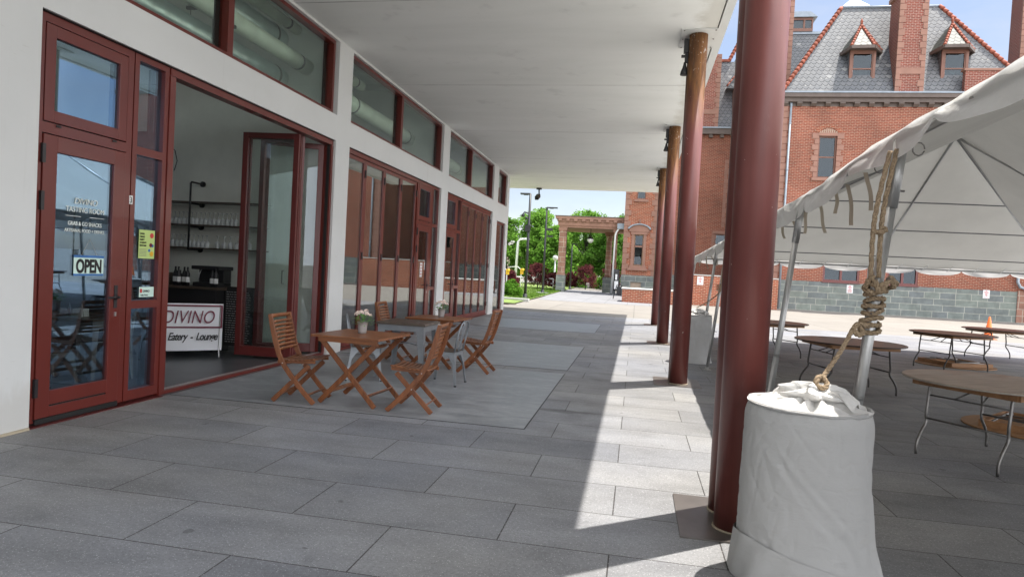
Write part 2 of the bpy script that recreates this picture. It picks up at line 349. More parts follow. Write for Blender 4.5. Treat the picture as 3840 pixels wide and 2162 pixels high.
mat('leafr', leaf_mat('red leaves', (.05, .014, .018), (.12, .035, .04), (.22, .075, .07), 1.5)); mat('leafb', leaf_mat('bright shrub', (.05, .12, .015), (.11, .25, .03), (.2, .38, .06), 2))
mat('bark', plain('bark', (.05, .042, .035), .9)); mat('petal', plain('petals', (.88, .74, .68), .7, var=.15, scale=30)); mat('potleaf', plain('pot leaves', (.13, .34, .06), .5, var=.5, scale=20))
mat('grassm', leaf_mat('grass blades', (.06, .12, .02), (.11, .20, .03), (.17, .27, .05), .8))
mat('lawn', plain('lawn soil and grass', (.16, .23, .05), .95, var=.3, scale=1.2)); mat('kerb', plain('kerb', (.45, .45, .43), .8)); mat('soil', plain('soil', (.12, .1, .07), .9))
mat('orange', plain('orange plastic', (.85, .17, .03), .45, var=.05)); mat('yellow', plain('yellow signal', (.75, .42, .02), .45)); mat('globe', plain('frosted globe', (.75, .75, .70), .3))
mat('banner', plain('white banner', (.72, .73, .76), .5, var=.03)); mat('maroon', plain('maroon ink', (.14, .012, .035), .5)); mat('ink', plain('black ink', (.01, .01, .012), .5))
mat('blue', plain('blue ink', (.04, .16, .42), .5)); mat('mint', plain('pale sign', (.62, .80, .72), .5, var=.03)); mat('poster', plain('yellow green poster', (.50, .64, .22), .6, var=.04))
mat('redink', plain('red ink', (.6, .05, .05), .5)); mat('duct', plain('white duct', (.85, .87, .76), .5)); mat('ductm', plain('spiral duct', (.62, .68, .68), .3, .7, var=.1, scale=4))
mat('gglass', plain('glassware', (.80, .84, .86), .08, spec=1.0, var=.05))
M['gglass'].node_tree.nodes['Principled BSDF'].inputs['Alpha'].default_value = .5; mat('bglass', plain('blue glassware', (.03, .14, .26), .2)); mat('chalk', plain('chalkboard', (.012, .012, .013), .7)); mat('chalkw', plain('chalk', (.35, .35, .35), .9))

# ------------------------------------------------------------ mesh helpers
ORG = {}
class MB:
    def __init__(s): s.b = bmesh.new()
    def v(s, p): return s.b.verts.new(p)
    def quad(s, *ps):
        try: return s.b.faces.new([s.v(p) for p in ps])
        except Exception: return None
    def box(s, x0, x1, y0, y1, z0, z1):
        P = [s.v(p) for p in ((x0, y0, z0), (x1, y0, z0), (x1, y1, z0), (x0, y1, z0), (x0, y0, z1), (x1, y0, z1), (x1, y1, z1), (x0, y1, z1))]
        for f in ((0, 3, 2, 1), (4, 5, 6, 7), (0, 1, 5, 4), (1, 2, 6, 5), (2, 3, 7, 6), (3, 0, 4, 7)): s.b.faces.new([P[i] for i in f])
        return s
    def bar(s, a, b, w_, h_, up=(0, 0, 1)):
        """box beam from a to b, w_ across, h_ along up"""
        a, b = Vector(a), Vector(b); d = (b - a).normalized(); up = Vector(up)
        sd_ = d.cross(up)
        if sd_.length < 1e-5: sd_ = d.cross(Vector((1, 0, 0)))
        sd_.normalize(); u = sd_.cross(d).normalized()
        P = []
        for c in (a, b):
            for i, j in ((-1, -1), (1, -1), (1, 1), (-1, 1)): P.append(s.v(c + sd_ * i * w_ / 2 + u * j * h_ / 2))
        for f in ((0, 1, 2, 3), (7, 6, 5, 4), (0, 4, 5, 1), (1, 5, 6, 2), (2, 6, 7, 3), (3, 7, 4, 0)): s.b.faces.new([P[i] for i in f])
        return s
    def tube(s, pts, r, n=8, cap=True):
        pts = [Vector(p) for p in pts]; k = len(pts); rr = r if isinstance(r, (list, tuple)) else [r] * k
        prev = None; rings = []
        for i, p in enumerate(pts):
            d = (pts[min(i + 1, k - 1)] - pts[max(i - 1, 0)]).normalized()
            if prev is None:
                a = d.orthogonal().normalized()
            else:
                a = prev - d * prev.dot(d)
                a = a.normalized() if a.length > 1e-6 else d.orthogonal().normalized()
            prev = a; b_ = d.cross(a)
            rings.append([s.v(p + (a * math.cos(t) + b_ * math.sin(t)) * rr[i]) for t in (2 * math.pi * j / n for j in range(n))])
        for i in range(k - 1):
            for j in range(n):
                f = s.b.faces.new([rings[i][j], rings[i][(j + 1) % n], rings[i + 1][(j + 1) % n], rings[i + 1][j]]); f.smooth = True
        if cap:
            s.b.faces.new(rings[0][::-1]); s.b.faces.new(rings[-1])
        return s
    def lathe(s, c, prof, n=24, cap=True, smooth=True):
        c = Vector(c); rings = [[s.v(c + Vector((r * math.cos(2 * math.pi * j / n), r * math.sin(2 * math.pi * j / n), z))) for j in range(n)] for r, z in prof]
        for i in range(len(rings) - 1):
            for j in range(n):
                f = s.b.faces.new([rings[i][j], rings[i][(j + 1) % n], rings[i + 1][(j + 1) % n], rings[i + 1][j]]); f.smooth = smooth
        if cap:
            s.b.faces.new(rings[0][::-1]); s.b.faces.new(rings[-1])
        return s
    def prism(s, poly, ax, d0, d1):
        """2D polygon extruded along axis ax (0: poly=(y,z), 1: (x,z), 2: (x,y))"""
        def P(a, b, d): return (d, a, b) if ax == 0 else ((a, d, b) if ax == 1 else (a, b, d))
        A = [s.v(P(a, b, d0)) for a, b in poly]; B = [s.v(P(a, b, d1)) for a, b in poly]; n = len(poly)
        s.b.faces.new(A); s.b.faces.new(B[::-1])
        for i in range(n): s.b.faces.new([A[i], B[i], B[(i + 1) % n], A[(i + 1) % n]])
        return s
    def sphere(s, c, r, n=10, sq=(1, 1, 1)):
        pr = []
        k = n // 2 + 1
        c = Vector(c); rings = []
        for i in range(1, k):
            t = math.pi * i / k
            rings.append([s.v(c + Vector((r * sq[0] * math.sin(t) * math.cos(2 * math.pi * j / n), r * sq[1] * math.sin(t) * math.sin(2 * math.pi * j / n), r * sq[2] * math.cos(t)))) for j in range(n)])
        top = s.v(c + Vector((0, 0, r * sq[2]))); bot = s.v(c - Vector((0, 0, r * sq[2])))
        for j in range(n):
            f = s.b.faces.new([top, rings[0][j], rings[0][(j + 1) % n]]); f.smooth = True
            f = s.b.faces.new([bot, rings[-1][(j + 1) % n], rings[-1][j]]); f.smooth = True
        for i in range(len(rings) - 1):
            for j in range(n):
                f = s.b.faces.new([rings[i][j], rings[i + 1][j], rings[i + 1][(j + 1) % n], rings[i][(j + 1) % n]]); f.smooth = True
        return s
    def grid(s, fn, nu, nv, smooth=True, closed=False):
        V = [[s.v(fn(i / nu, j / nv)) for j in range(nv + (0 if closed else 1))] for i in range(nu + 1)]
        nj = nv
        for i in range(nu):
            for j in range(nj):
                j2 = (j + 1) % len(V[0]) if closed else j + 1
                f = s.b.faces.new([V[i][j], V[i + 1][j], V[i + 1][j2], V[i][j2]]); f.smooth = smooth
        return s
    def xf(s, mt):
        bmesh.ops.transform(s.b, matrix=mt, verts=s.b.verts); return s
    def build(s, name, material, parent=None, bevel=0, recalc=True, solid=0):
        if recalc: bmesh.ops.recalc_face_normals(s.b, faces=s.b.faces)
        org = ORG.get(parent.name, Vector()) if parent else Vector()
        if org.length: bmesh.ops.translate(s.b, vec=-org, verts=s.b.verts)
        me = bpy.data.meshes.new(name); s.b.to_mesh(me); s.b.free(); me.materials.append(M[material] if isinstance(material, str) else material)
        o = bpy.data.objects.new(name, me); COL.objects.link(o)
        if parent: o.parent = parent; ORG[o.name] = org
        if bevel:
            bv = o.modifiers.new('bevel', 'BEVEL'); bv.width = bevel; bv.segments = 2; bv.limit_method = 'ANGLE'
        if solid:
            sm = o.modifiers.new('solid', 'SOLIDIFY'); sm.thickness = solid
        return o

def tag(o, label=None, cat=None, group=None, kind=None):
    if label: o['label'] = label
    if cat: o['category'] = cat
    if group: o['group'] = group
    if kind: o['kind'] = kind
    return o
def thing(name, loc, label, cat, group=None):
    o = bpy.data.objects.new(name, None); COL.objects.link(o); o.location = loc; o.empty_display_size = .1
    ORG[o.name] = Vector(loc); return tag(o, label, cat, group)
def dup(root, loc, rz=0, label=None, scale=None):
    r = root.copy(); COL.objects.link(r); r.location = loc; r.rotation_euler = (0, 0, rz)
    if label: r['label'] = label
    if scale: r.scale = scale
    for ch in list(root.children):
        c = ch.copy(); COL.objects.link(c); c.parent = r
        for g_ in list(ch.children):
            d = g_.copy(); COL.objects.link(d); d.parent = c
    return r
def struct(mb, name, m_, **k): return tag(mb.build(name, m_, None, **k), kind='structure')
def text(body, size, material, parent, o, xd=(1, 0, 0), up=(0, 0, 1), shear=0, align='LEFT', name='lettering', bold=0, sx=1.0, ext=.0015, spacing=1.0):
    cu = bpy.data.curves.new('t', 'FONT'); cu.body = body; cu.size = size; cu.shear = shear; cu.align_x = align; cu.extrude = ext; cu.offset = bold; cu.space_character = spacing
    to = bpy.data.objects.new('t', cu); COL.objects.link(to)
    dg = bpy.context.evaluated_depsgraph_get(); me = bpy.data.meshes.new_from_object(to.evaluated_get(dg))
    bpy.data.objects.remove(to); bpy.data.curves.remove(cu)
    x = Vector(xd).normalized(); u = Vector(up).normalized(); z = x.cross(u)
    mt = Matrix((x * sx, u, z)).transposed().to_4x4(); org = ORG.get(parent.name, Vector()) if parent else Vector()
    mt.translation = Vector(o) - org
    me.transform(mt); me.materials.clear(); me.materials.append(M[material]); me.name = name
    ob = bpy.data.objects.new(name, me); COL.objects.link(ob); ob.parent = parent; ORG[ob.name] = org; return ob
rnd = random.Random(7)

# ------------------------------------------------------------ ground
g_ = MB(); g_.box(-400, 400, -150, 600, -.6, -.02); struct(g_, 'ground', 'beige')
g_ = MB(); g_.box(-40, 70, -12, 25.4, -.018, 0); struct(g_, 'paving', 'paver')
g_ = MB(); g_.box(-5.6, 45, 25.4, 46.0, -.018, -.001); struct(g_, 'forecourt', 'beige')
g_ = MB(); g_.quad((-6.5, 46, .003), (-5.4, 36, .003), (9, 36, .003), (9, 62, .003), (-6.9, 62, .003)) if False else None
g_.b.faces.new([g_.v(p) for p in ((-5.35, 37, .004), (1.5, 37, .004), (1.5, 64, .004), (-7.2, 64, .004))]); struct(g_, 'walkway', 'walk')
for i, (y0, y1) in enumerate(((6.40, 10.16), (10.56, 14.11), (17.66, 20.9))):
    g_ = MB(); g_.box(-4.925, -1.0, y0, y1, -.01, .004); struct(g_, 'concrete_pad', 'pad')
# thin dark joint round the pads
g_ = MB()
for y0, y1 in ((6.40, 10.16), (10.56, 14.11), (17.66, 20.9)):
    g_.box(-1.0, -.988, y0, y1, -.01, .0025); g_.box(-4.92, -.988, y0 - .012, y0, -.01, .0025); g_.box(-4.92, -.988, y1, y1 + .01, -.01, .0025)
struct(g_, 'pad_joint', 'gap')
# lawn, kerb
g_ = MB()
g_.grid(lambda u, v: Vector(((-5.45 - 1.6 * v) * (1 - u) + (-60) * u, 30 + v * 60, .05 + .04 * math.sin(u * 9) * v + (.0 if u < .02 else .04))), 30, 30)
struct(g_, 'lawn', 'lawn')
g_ = MB(); g_.box(-40, -5.35, 29.7, 30.1, 0, .02); struct(g_, 'verge', 'soil')
g_ = MB(); g_.box(-40, -5.3, 33.2, 33.55, 0, .16); struct(g_, 'kerb', 'kerb', bevel=.02)
def grass(x0, x1, y0, y1, n, name):
    g_ = MB(); r_ = random.Random(3)
    for _ in range(n):
        y = r_.uniform(y0, y1); t = (y - 30) / 60
        x = r_.uniform(max(x0, -60), x1 - 1.6 * t)
        a = r_.uniform(0, 6.28); h = r_.uniform(.05, .13); ww = .02; dx, dy = math.cos(a) * ww, math.sin(a) * ww
        g_.b.faces.new([g_.v((x - dx, y - dy, .04)), g_.v((x + dx, y + dy, .04)), g_.v((x + r_.uniform(-.04, .04), y + r_.uniform(-.04, .04), .06 + h))])
    tag(g_.build(name, 'grassm', recalc=False), kind='stuff')
grass(-14, -5.5, 33.7, 62, 26000, 'grass')

# ------------------------------------------------------------ modern building
X0 = -4.93
mb = thing('market_building', (-9, 12, 0), 'long white plastered hall with red framed folding doors and a deep flat canopy', 'building')
g_ = MB(); T = .28
def wbox(y0, y1, z0, z1, x0=X0 - T, x1=X0): g_.box(x0, x1, y0, y1, z0, z1)
TOP = 6.3
wbox(-9, 4.69, 0, TOP)
for y0, y1 in ((10.12, 10.64), (16.08, 16.66), (22.13, 22.88), (24.46, 24.9)): wbox(y0, y1, 0, TOP)
for y0, y1 in ((4.69, 10.12), (10.64, 16.08), (16.66, 22.13)): wbox(y0, y1, 3.51, 3.92); wbox(y0, y1, 5.10, TOP)
wbox(22.88, 24.46, 3.28, 3.92); wbox(22.88, 24.46, 5.10, TOP)
g_.box(-13, X0 - T, 24.62, 24.9, 0, TOP); g_.box(-13.3, -13, -9, 24.9, 0, 1.6); g_.box(-13.3, -13, -9, 24.9, 5.9, TOP);
for y0, y1 in ((-9, 4.6), (10.2, 10.7), (16.1, 16.6), (22.1, 24.9)): g_.box(-13.3, -13, y0, y1, 1.6, 5.9)
g_.box(-13.3, -13, 10.7, 16.1, 1.6, 3.6); g_.box(-13.3, -13, 16.6, 22.1, 1.6, 3.6)  # unseen back-wall openings added to let sky light brighten the rooms
if True:
     g_.box(-13, X0 - T, -9.28, -9, 0, TOP)
g_.build('wall', 'plaster', mb)
g_ = MB(); g_.box(-13.5, X0, -9.4, 25.0, TOP, TOP + .3); g_.build('roof', 'lead', mb)
g_ = MB(); g_.prism([(-9.4, 5.14), (28.5, 5.14), (28.5, 5.5), (-9.4, 5.5)], 0, X0 + .002, .93)
g_.build('canopy', 'soffit', mb)
g_ = MB(); g_.box(-13, X0, 25.003, 28.5, 5.14, 5.5); g_.build('canopy', 'soffit', mb)
g_ = MB(); g_.box(.945, 1.06, -9.4, 28.5, 5.125, 5.52); g_.build('fascia', 'plaster', mb)
g_ = MB(); g_.box(.93, .945, -9.4, 28.5, 5.16, 5.5); g_.build('fascia_joint', 'gap', mb)
# interior shell
for y0, y1 in ((10.42, 10.60), (4.0, 4.15), (16.3, 16.45)): MB().box(-12.9, X0 - T - .002, y0, y1, 0, 6.0).build('partition', 'inner', mb)
MB().box(-8.2, -8.1, 10.7, 24.5, 0, 3.5).build('dark_backing', 'darkroom', mb)  # added dark sheet standing in for dim rooms behind the shopfront glass
o_ = thing('dark_cabinet', (-9, 8.7, 0), 'tall dark cabinet standing inside, seen only through the glass door', 'cabinet')
MB().box(-11.2, -7.02, 8.6, 8.95, .01, 3.3).build('body', 'darkroom', o_); MB().box(-11.2, -7.0, 8.57, 8.6, 1.0, 1.05).build('shelf', 'darkwood', o_)
g_ = MB(); g_.box(-12.9, X0 - T, 4.15, 24.6, 6.0, 6.05); g_.build('ceiling', 'innerc', mb)
g_ = MB(); g_.box(-12.9, X0 - .01, 4.15, 24.6, -.012, .005); g_.build('floor', 'innerf', mb)

XF = X0 - .05    # outer face of frames
def frame(y0, y1, z0, z1, t=.075, d=.09, x=XF, bot=None):
    g = MB(); b_ = t if bot is None else bot
    g.box(x - d, x, y0, y0 + t, z0, z1); g.box(x - d, x, y1 - t, y1, z0, z1)
    g.box(x - d, x, y0 + t, y1 - t, z1 - t, z1); g.box(x - d, x, y0 + t, y1 - t, z0, z0 + b_)
    return g
def pane(y0, y1, z0, z1, parent, m_='glass', x=None):
    g = MB(); x = XF - .045 if x is None else x
    g.box(x - .012, x, y0, y1, z0, z1); return g.build('pane', m_, parent)
# clerestory windows
for y0, y1, ym in ((4.72, 10.06, 7.29), (10.67, 16.05, 13.22), (16.69, 22.1, 19.21), (22.9, 24.44, None)):
    segs = [(y0, ym), (ym, y1)] if ym else [(y0, y1)]
    for a, b in segs:
        f = frame(a, b, 3.925, 5.095, .055, .12).build('clerestory_window', 'red', mb)
        pane(a + .055, b - .055, 3.98, 5.04, f, 'glassg', XF - .09)
        k = MB().box(XF - .14, XF - .122, b - .14, b, 3.925, 5.095).build('shadow_gap', 'gap', f)

def door(y0, y1, parent, ztr=2.55, zt=3.5):
    """glazed door with hopper light above"""
    f = frame(y0, y1, 0.03, zt, .07, .12, bot=.02)
    f.box(XF - .12, XF, y0 + .07, y1 - .07, ztr - .045, ztr + .045)
    fo = f.build('door_frame', 'red', parent)
    lf = MB(); a, b = y0 + .078, y1 - .078; x = XF + .012; d = .06
    lf.box(x - d, x, a, a + .14, .06, ztr - .055); lf.box(x - d, x, b - .14, b, .06, ztr - .055)
    lf.box(x - d, x, a + .14, b - .14, ztr - .055 - .14, ztr - .055); lf.box(x - d, x, a + .14, b - .14, .06, .15)
    lf.box(x - d, x, a + .14, b - .14, .165, .29)
    dr = lf.build('door', 'red', parent, bevel=.004)
    pane(a + .14, b - .14, .29, ztr - .195, dr, 'glass' if y0 < 9 else 'glassm', x - .025)
    MB().box(x - d + .01, x - .012, a + .14, b - .14, .15, .165).build('panel_groove', 'gap', dr)
    MB().box(x - .05, x + .004, a, b, .012, .058).build('door_seal', 'gap', dr)
    h = MB(); h.lathe((0, 0, 0), [(.026, 0), (.026, .012), (.012, .014), (.012, .05)], 14)
    h.xf(Matrix.Translation((x, b - .07, 1.085)) @ Matrix.Rotation(R(90), 4, 'Y'))
    h.tube([(x + .045, b - .07, 1.085), (x + .045, b - .20, 1.085)], .010, 8)
    h.box(x, x + .006, b - .09, b - .05, .98, 1.20); h.build('handle', 'black', dr)
    MB().box(x, x + .012, b - .078, b - .062, .90, .94).build('lock_cylinder', 'sill', dr)
    for zz in (.25, 1.85, 2.25): MB().box(x - .01, x + .014, a - .02, a + .012, zz, zz + .16).build('hinge', 'black', dr)
    tr = MB(); za, zb = ztr + .055, zt - .078
    x = XF + .006
    tr.box(x - d, x, a, a + .10, za, zb); tr.box(x - d, x, b - .10, b, za, zb); tr.box(x - d, x, a + .10, b - .10, zb - .10, zb); tr.box(x - d, x, a + .10, b - .10, za, za + .10)
    t_ = tr.build('transom_window', 'red', parent, bevel=.003)
    pane(a + .10, b - .10, za + .10, zb - .10, t_, 'glass', x - .025)
    MB().box(x, x + .004, a + .12, a + .17, za - .035, za - .015).box(x, x + .004, b - .17, b - .12, za - .035, za - .015).build('drain_slot', 'gap', t_)
    MB().box(x - d - .03, x - d - .002, b - .13, b - .09, za + .1, zb - .1).build('shadow_gap', 'gap', t_)
    return dr
def sidelight(y0, y1, parent, rails=(2.55, 1.0), zt=3.5):
    f = frame(y0, y1, .03, zt, .06, .12, bot=.10); zs = [.13]
    for z in sorted(rails): f.box(XF - .12, XF, y0 + .06, y1 - .06, z - .04, z + .04); zs += [z - .04, z + .04]
    zs.append(zt - .06)
    fo = f.build('side_light', 'red', parent)
    for i in range(0, len(zs), 2): pane(y0 + .06, y1 - .06, zs[i], zs[i + 1], fo, 'glass' if y0 < 9 else 'glassm')
    MB().box(XF - .15, XF - .122, y1 - .12, y1 - .06, .13, zt - .06).build('shadow_gap', 'gap', fo)
    return fo
def bifold(y0, y1, parent, zt=3.42):  # closed leaf
    f = frame(y0 + .004, y1 - .004, .05, zt, .066, .06, XF - .015, bot=.11).build('folding_panel', 'red', parent, bevel=.004)
    pane(y0 + .07, y1 - .07, .16, zt - .066, f, 'glassm', XF - .035)
    for zz in (.3, 1.6, 3.1): MB().box(XF - .015, XF + .004, y1 - .03, y1 + .012, zz, zz + .14).build('hinge', 'black', f)
    return f
def trackframe(y0, y1, parent, zt=3.5):
    MB().box(XF - .12, XF + .01, y0, y1, zt - .075, zt).build('top_track', 'red', parent)
    fo = MB().box(XF - .12, XF + .01, y0, y1, .006, .045).build('bottom_track', 'red', parent)
    MB().box(XF - .08, XF - .03, y0, y1, .046, .052).build('floor_track', 'sill', fo)
    return fo
# bay 1
d1 = door(4.70, 5.77, mb); s1 = sidelight(5.785, 6.27, mb)
trackframe(6.28, 10.11, mb)
MB().box(XF - .12, XF + .012, 6.275, 6.36, .046, 3.42).build('jamb', 'red', mb); MB().box(XF - .12, XF + .012, 10.05, 10.115, .046, 3.42).build('jamb', 'red', mb)
MB().box(XF - .06, XF - .01, 10.035, 10.05, .046, 3.42).build('jamb_seal', 'gap', mb)
# white shadow strip above the frames
for y0, y1, z in ((4.69, 10.12, 3.5), (10.64, 16.08, 3.5), (16.66, 22.13, 3.5)): MB().box(XF - .06, XF + .03, y0, y1, z + .002, z + .009).build('head_gap', 'gap', mb)
# folded-open leaves
def leaf(a, b, parent, zt=3.42, gl='glassb'):
    a, b = Vector((*a, 0)), Vector((*b, 0)); L_ = (b - a).length; ang = math.atan2(b.y - a.y, b.x - a.x)
    mt = Matrix.Translation(a) @ Matrix.Rotation(ang, 4, 'Z')
    g = MB(); t = .085; h = .05
    g.box(0, t, -h / 2, h / 2, .05, zt); g.box(L_ - t, L_, -h / 2, h / 2, .05, zt); g.box(t, L_ - t, -h / 2, h / 2, zt - t, zt); g.box(t, L_ - t, -h / 2, h / 2, .05, .19)
    g.xf(mt); f = g.build('folding_panel', 'redd', parent, bevel=.004)
    p_ = MB().box(t, L_ - t, -.008, .008, .19, zt - t); p_.xf(mt); p_.build('pane', gl, f)
    q_ = MB().box(.005, .035, -.03, -.0255, .10, .14).box(L_ - .04, L_ - .01, -.03, -.0255, 1.9, 2.05); q_.xf(mt); q_.build('latch', 'sill', f)
    return f
leaf((-5.06, 9.20), (-5.95, 9.14), mb); leaf((-5.08, 9.30), (-5.95, 9.22), mb); leaf((-5.08, 9.36), (-5.90, 9.55), mb); leaf((-5.09, 10.03), (-5.90, 9.64), mb)
# bay 2
ys = (10.66, 11.5, 12.45, 13.4, 14.38)
trackframe(10.65, 14.40, mb)
for a, b in zip(ys, ys[1:]): bifold(a, b, mb)
door(14.42, 15.52, mb); s2 = sidelight(15.535, 16.07, mb)
# bay 3
door(16.67, 17.80, mb); sidelight(17.815, 18.29, mb); trackframe(18.3, 22.12, mb)
ys = (18.31, 19.2, 20.08, 21.05, 22.1)
for a, b in zip(ys, ys[1:]): bifold(a, b, mb)
# bay 4 fixed light
f = frame(22.89, 24.45, .02, 3.27, .07, .12).build('fixed_window', 'red', mb); pane(22.96, 24.38, .09, 3.2, f, 'glassm')
# thresholds
MB().box(X0 - .28, X0 + .01, 4.69, 6.28, -.01, .008).build('threshold', 'redd', mb)
# wall kick strip
MB().box(X0 + .001, X0 + .02, -8, 4.68, 0, .02).build('wall_sealant', 'seal', mb)

# house number, door lettering
MB().box(XF + .0005, XF + .0025, 5.785 - .022, 5.785 + .024, 2.005, 2.09).xf(Matrix.Translation((.002, 0, 0))).build('number_plate', 'white', mb)
text('3', .085, 'ink', mb, (XF + .006, 5.768, 2.018), (0, 1, 0), name='number', sx=.8)
xg = XF - .008
def dtext(s_, size, yc, z, **k): return text(s_, size, 'chalkw', d1, (xg, yc, z), (0, 1, 0), align='CENTER', name='door_lettering', **k)
M['chalkw2'] = plain('pale vinyl letters', (.8, .85, .8), .5)
for s_, size, z, k in (('DIVINO', .075, 1.94, dict(shear=.2)), ('TASTING ROOM', .066, 1.865, dict(sx=.88)), ('GRAB & GO SNACKS', .052, 1.745, dict(sx=.78)), ('ARTISANAL FOOD + DRINKS', .044, 1.685, dict(sx=.78))):
    text(s_, size, 'chalkw2', d1, (xg, 5.255, z), (0, 1, 0), align='CENTER', name='door_lettering', **k)
MB().box(xg, xg + .002, 5.04, 5.20, 1.825, 1.829).build('lettering_rule', 'chalkw2', d1); MB().box(xg, xg + .002, 5.30, 5.47, 1.825, 1.829).build('lettering_rule', 'chalkw2', d1)

# OPEN sign hanging inside the door glass
xs = XF - .003
o = thing('open_sign', (xs, 5.31, 1.3), 'blue and pale green OPEN sign hanging on a cord on the glass door', 'sign')
MB().box(xs - .004, xs, 5.14, 5.48, 1.295, 1.475).build('board', 'mint', o, bevel=.001)
MB().box(xs - .005, xs + .001, 5.14, 5.48, 1.457, 1.478).build('stripe', 'blue', o); MB().box(xs - .005, xs + .001, 5.14, 5.48, 1.292, 1.31).build('stripe', 'blue', o)
text('OPEN', .17, 'ink', o, (xs + .002, 5.31, 1.322), (0, 1, 0), align='CENTER', bold=.006, sx=.66)
MB().tube([(xs, 5.22, 1.478), (xs, 5.31, 1.63), (xs, 5.40, 1.478)], .0015, 4).build('cord', 'strap', o)

o = thing('market_poster', (XF - .03, 6.03, 1.5), 'yellow green farmers market poster with fruit drawings taped in the narrow side window', 'poster')
xp = XF - .035
MB().box(xp - .003, xp, 5.96, 6.185, 1.47, 1.765).build('sheet', 'poster', o)
for i, s_ in enumerate(('SUMMER', 'FARMERS', 'MARKET', 'SATURDAYS', 'FRESH FRUIT')):
    text(s_, .027, 'ink', o, (xp + .001, 5.972, 1.715 - i * .03), (0, 1, 0), sx=.62, name='lettering')
for i in range(6): MB().box(xp + .0005, xp + .0015, 5.972, 6.07, 1.565 - i * .014, 1.569 - i * .014).build('small_print', 'rail', o)
for y, z, r_, mm in ((6.14, 1.71, .027, 'redink'), (6.13, 1.61, .022, 'maroon'), (6.155, 1.605, .016, 'blue'), (6.11, 1.555, .016, 'blue'), (6.145, 1.52, .026, 'yellow')):
    MB().lathe((0, 0, 0), [(r_, 0), (r_, .0015)], 14).xf(Matrix.Translation((xp + .0005, y, z)) @ Matrix.Rotation(R(90), 4, 'Y')).build('fruit_drawing', mm, o)
o = thing('window_card', (xp, 6.02, 1.07), 'small pale green card with a red mark leaning low in the narrow side window', 'card')
MB().box(xp - .003, xp, 5.99, 6.20, 1.07, 1.175).build('sheet', 'mint', o); MB().box(xp, xp + .001, 6.0, 6.03, 1.115, 1.155).build('mark', 'redink', o)
text('DIVINO', .035, 'ink', o, (xp + .001, 6.04, 1.12), (0, 1, 0), sx=.8); text('Daily Hours', .024, 'ink', o, (xp + .001, 6.01, 1.083), (0, 1, 0), sx=.9)
o = thing('door_notice', (XF, 15.0, 1.25), 'white notice on the glass of the further closed door', 'notice')
xn = XF + .0
MB().box(XF - .01, XF - .006, 14.86, 15.02, 1.28, 1.62).build('sheet', 'white', o)
g_ = MB()
for i in range(4): g_.box(XF - .006, XF - .0045, 14.89, 14.99, 1.34 + i * .07, 1.36 + i * .07)
g_.build('print', 'redink', o)

# ------------------------------------------------------------ columns
def column(yc, label, first=None):
    if first: return dup(first, (.70, yc, 0), 0, label)
    t = thing('steel_column', (.70, yc, 0), label, 'column', 'red twin-pipe columns under the canopy edge')
    for dy in (-.155, .155):
        MB().lathe((.70, yc + dy, 0), [(.131, 0), (.131, 5.12)], 40).build('pipe', 'column', t)
        MB().lathe((.70, yc + dy, 0), [(.140, 0.012), (.136, .022)], 40).build('sealant_ring', 'seal', t)
    g = MB().box(.68, .72, yc - .06, yc + .06, .0, 5.1); g.build('web_plate', 'column', t)
    MB().box(.44, .96, yc - .40, yc + .40, 5.122, 5.138).build('cap_plate', 'capplate', t)
    g = MB()
    for sx in (.48, .92):
        for dy in (-.36, 0, .36): g.lathe((sx, yc + dy, 5.114), [(.012, 0), (.012, .008)], 8)
    g.build('bolt', 'steel', t)
    g = MB(); g.box(.35, 1.02, yc - .40, yc + .40, -.01, .011); g.build('base_plate', 'baseplate', t)
    # flood light clamped to the side
    g = MB(); g.box(.50, .575, yc - .15, yc - .05, 4.88, 5.08); g.box(.52, .575, yc - .13, yc - .07, 4.74, 4.89); g.box(.47, .53, yc - .13, yc - .07, 4.82, 4.85)
    g.lathe((.525, yc - .10, 4.56), [(.062, 0), (.052, .05), (.028, .12), (.015, .19)], 14)
    g.build('flood_light', 'blackp', t, bevel=.006)
    return t
c0 = column(4.48, 'nearest and widest dark red twin-pipe column beside the big cloth-covered barrel')
for yc, lb in ((10.22, 'second red twin-pipe column with rusty orange top, square cap plate and black flood light'), (16.22, 'third red column, slim with rusty top, just left of the second one'),
               (22.35, 'farthest thin red column standing at the end of the row by the low brick wall')):
    column(yc, lb, c0)

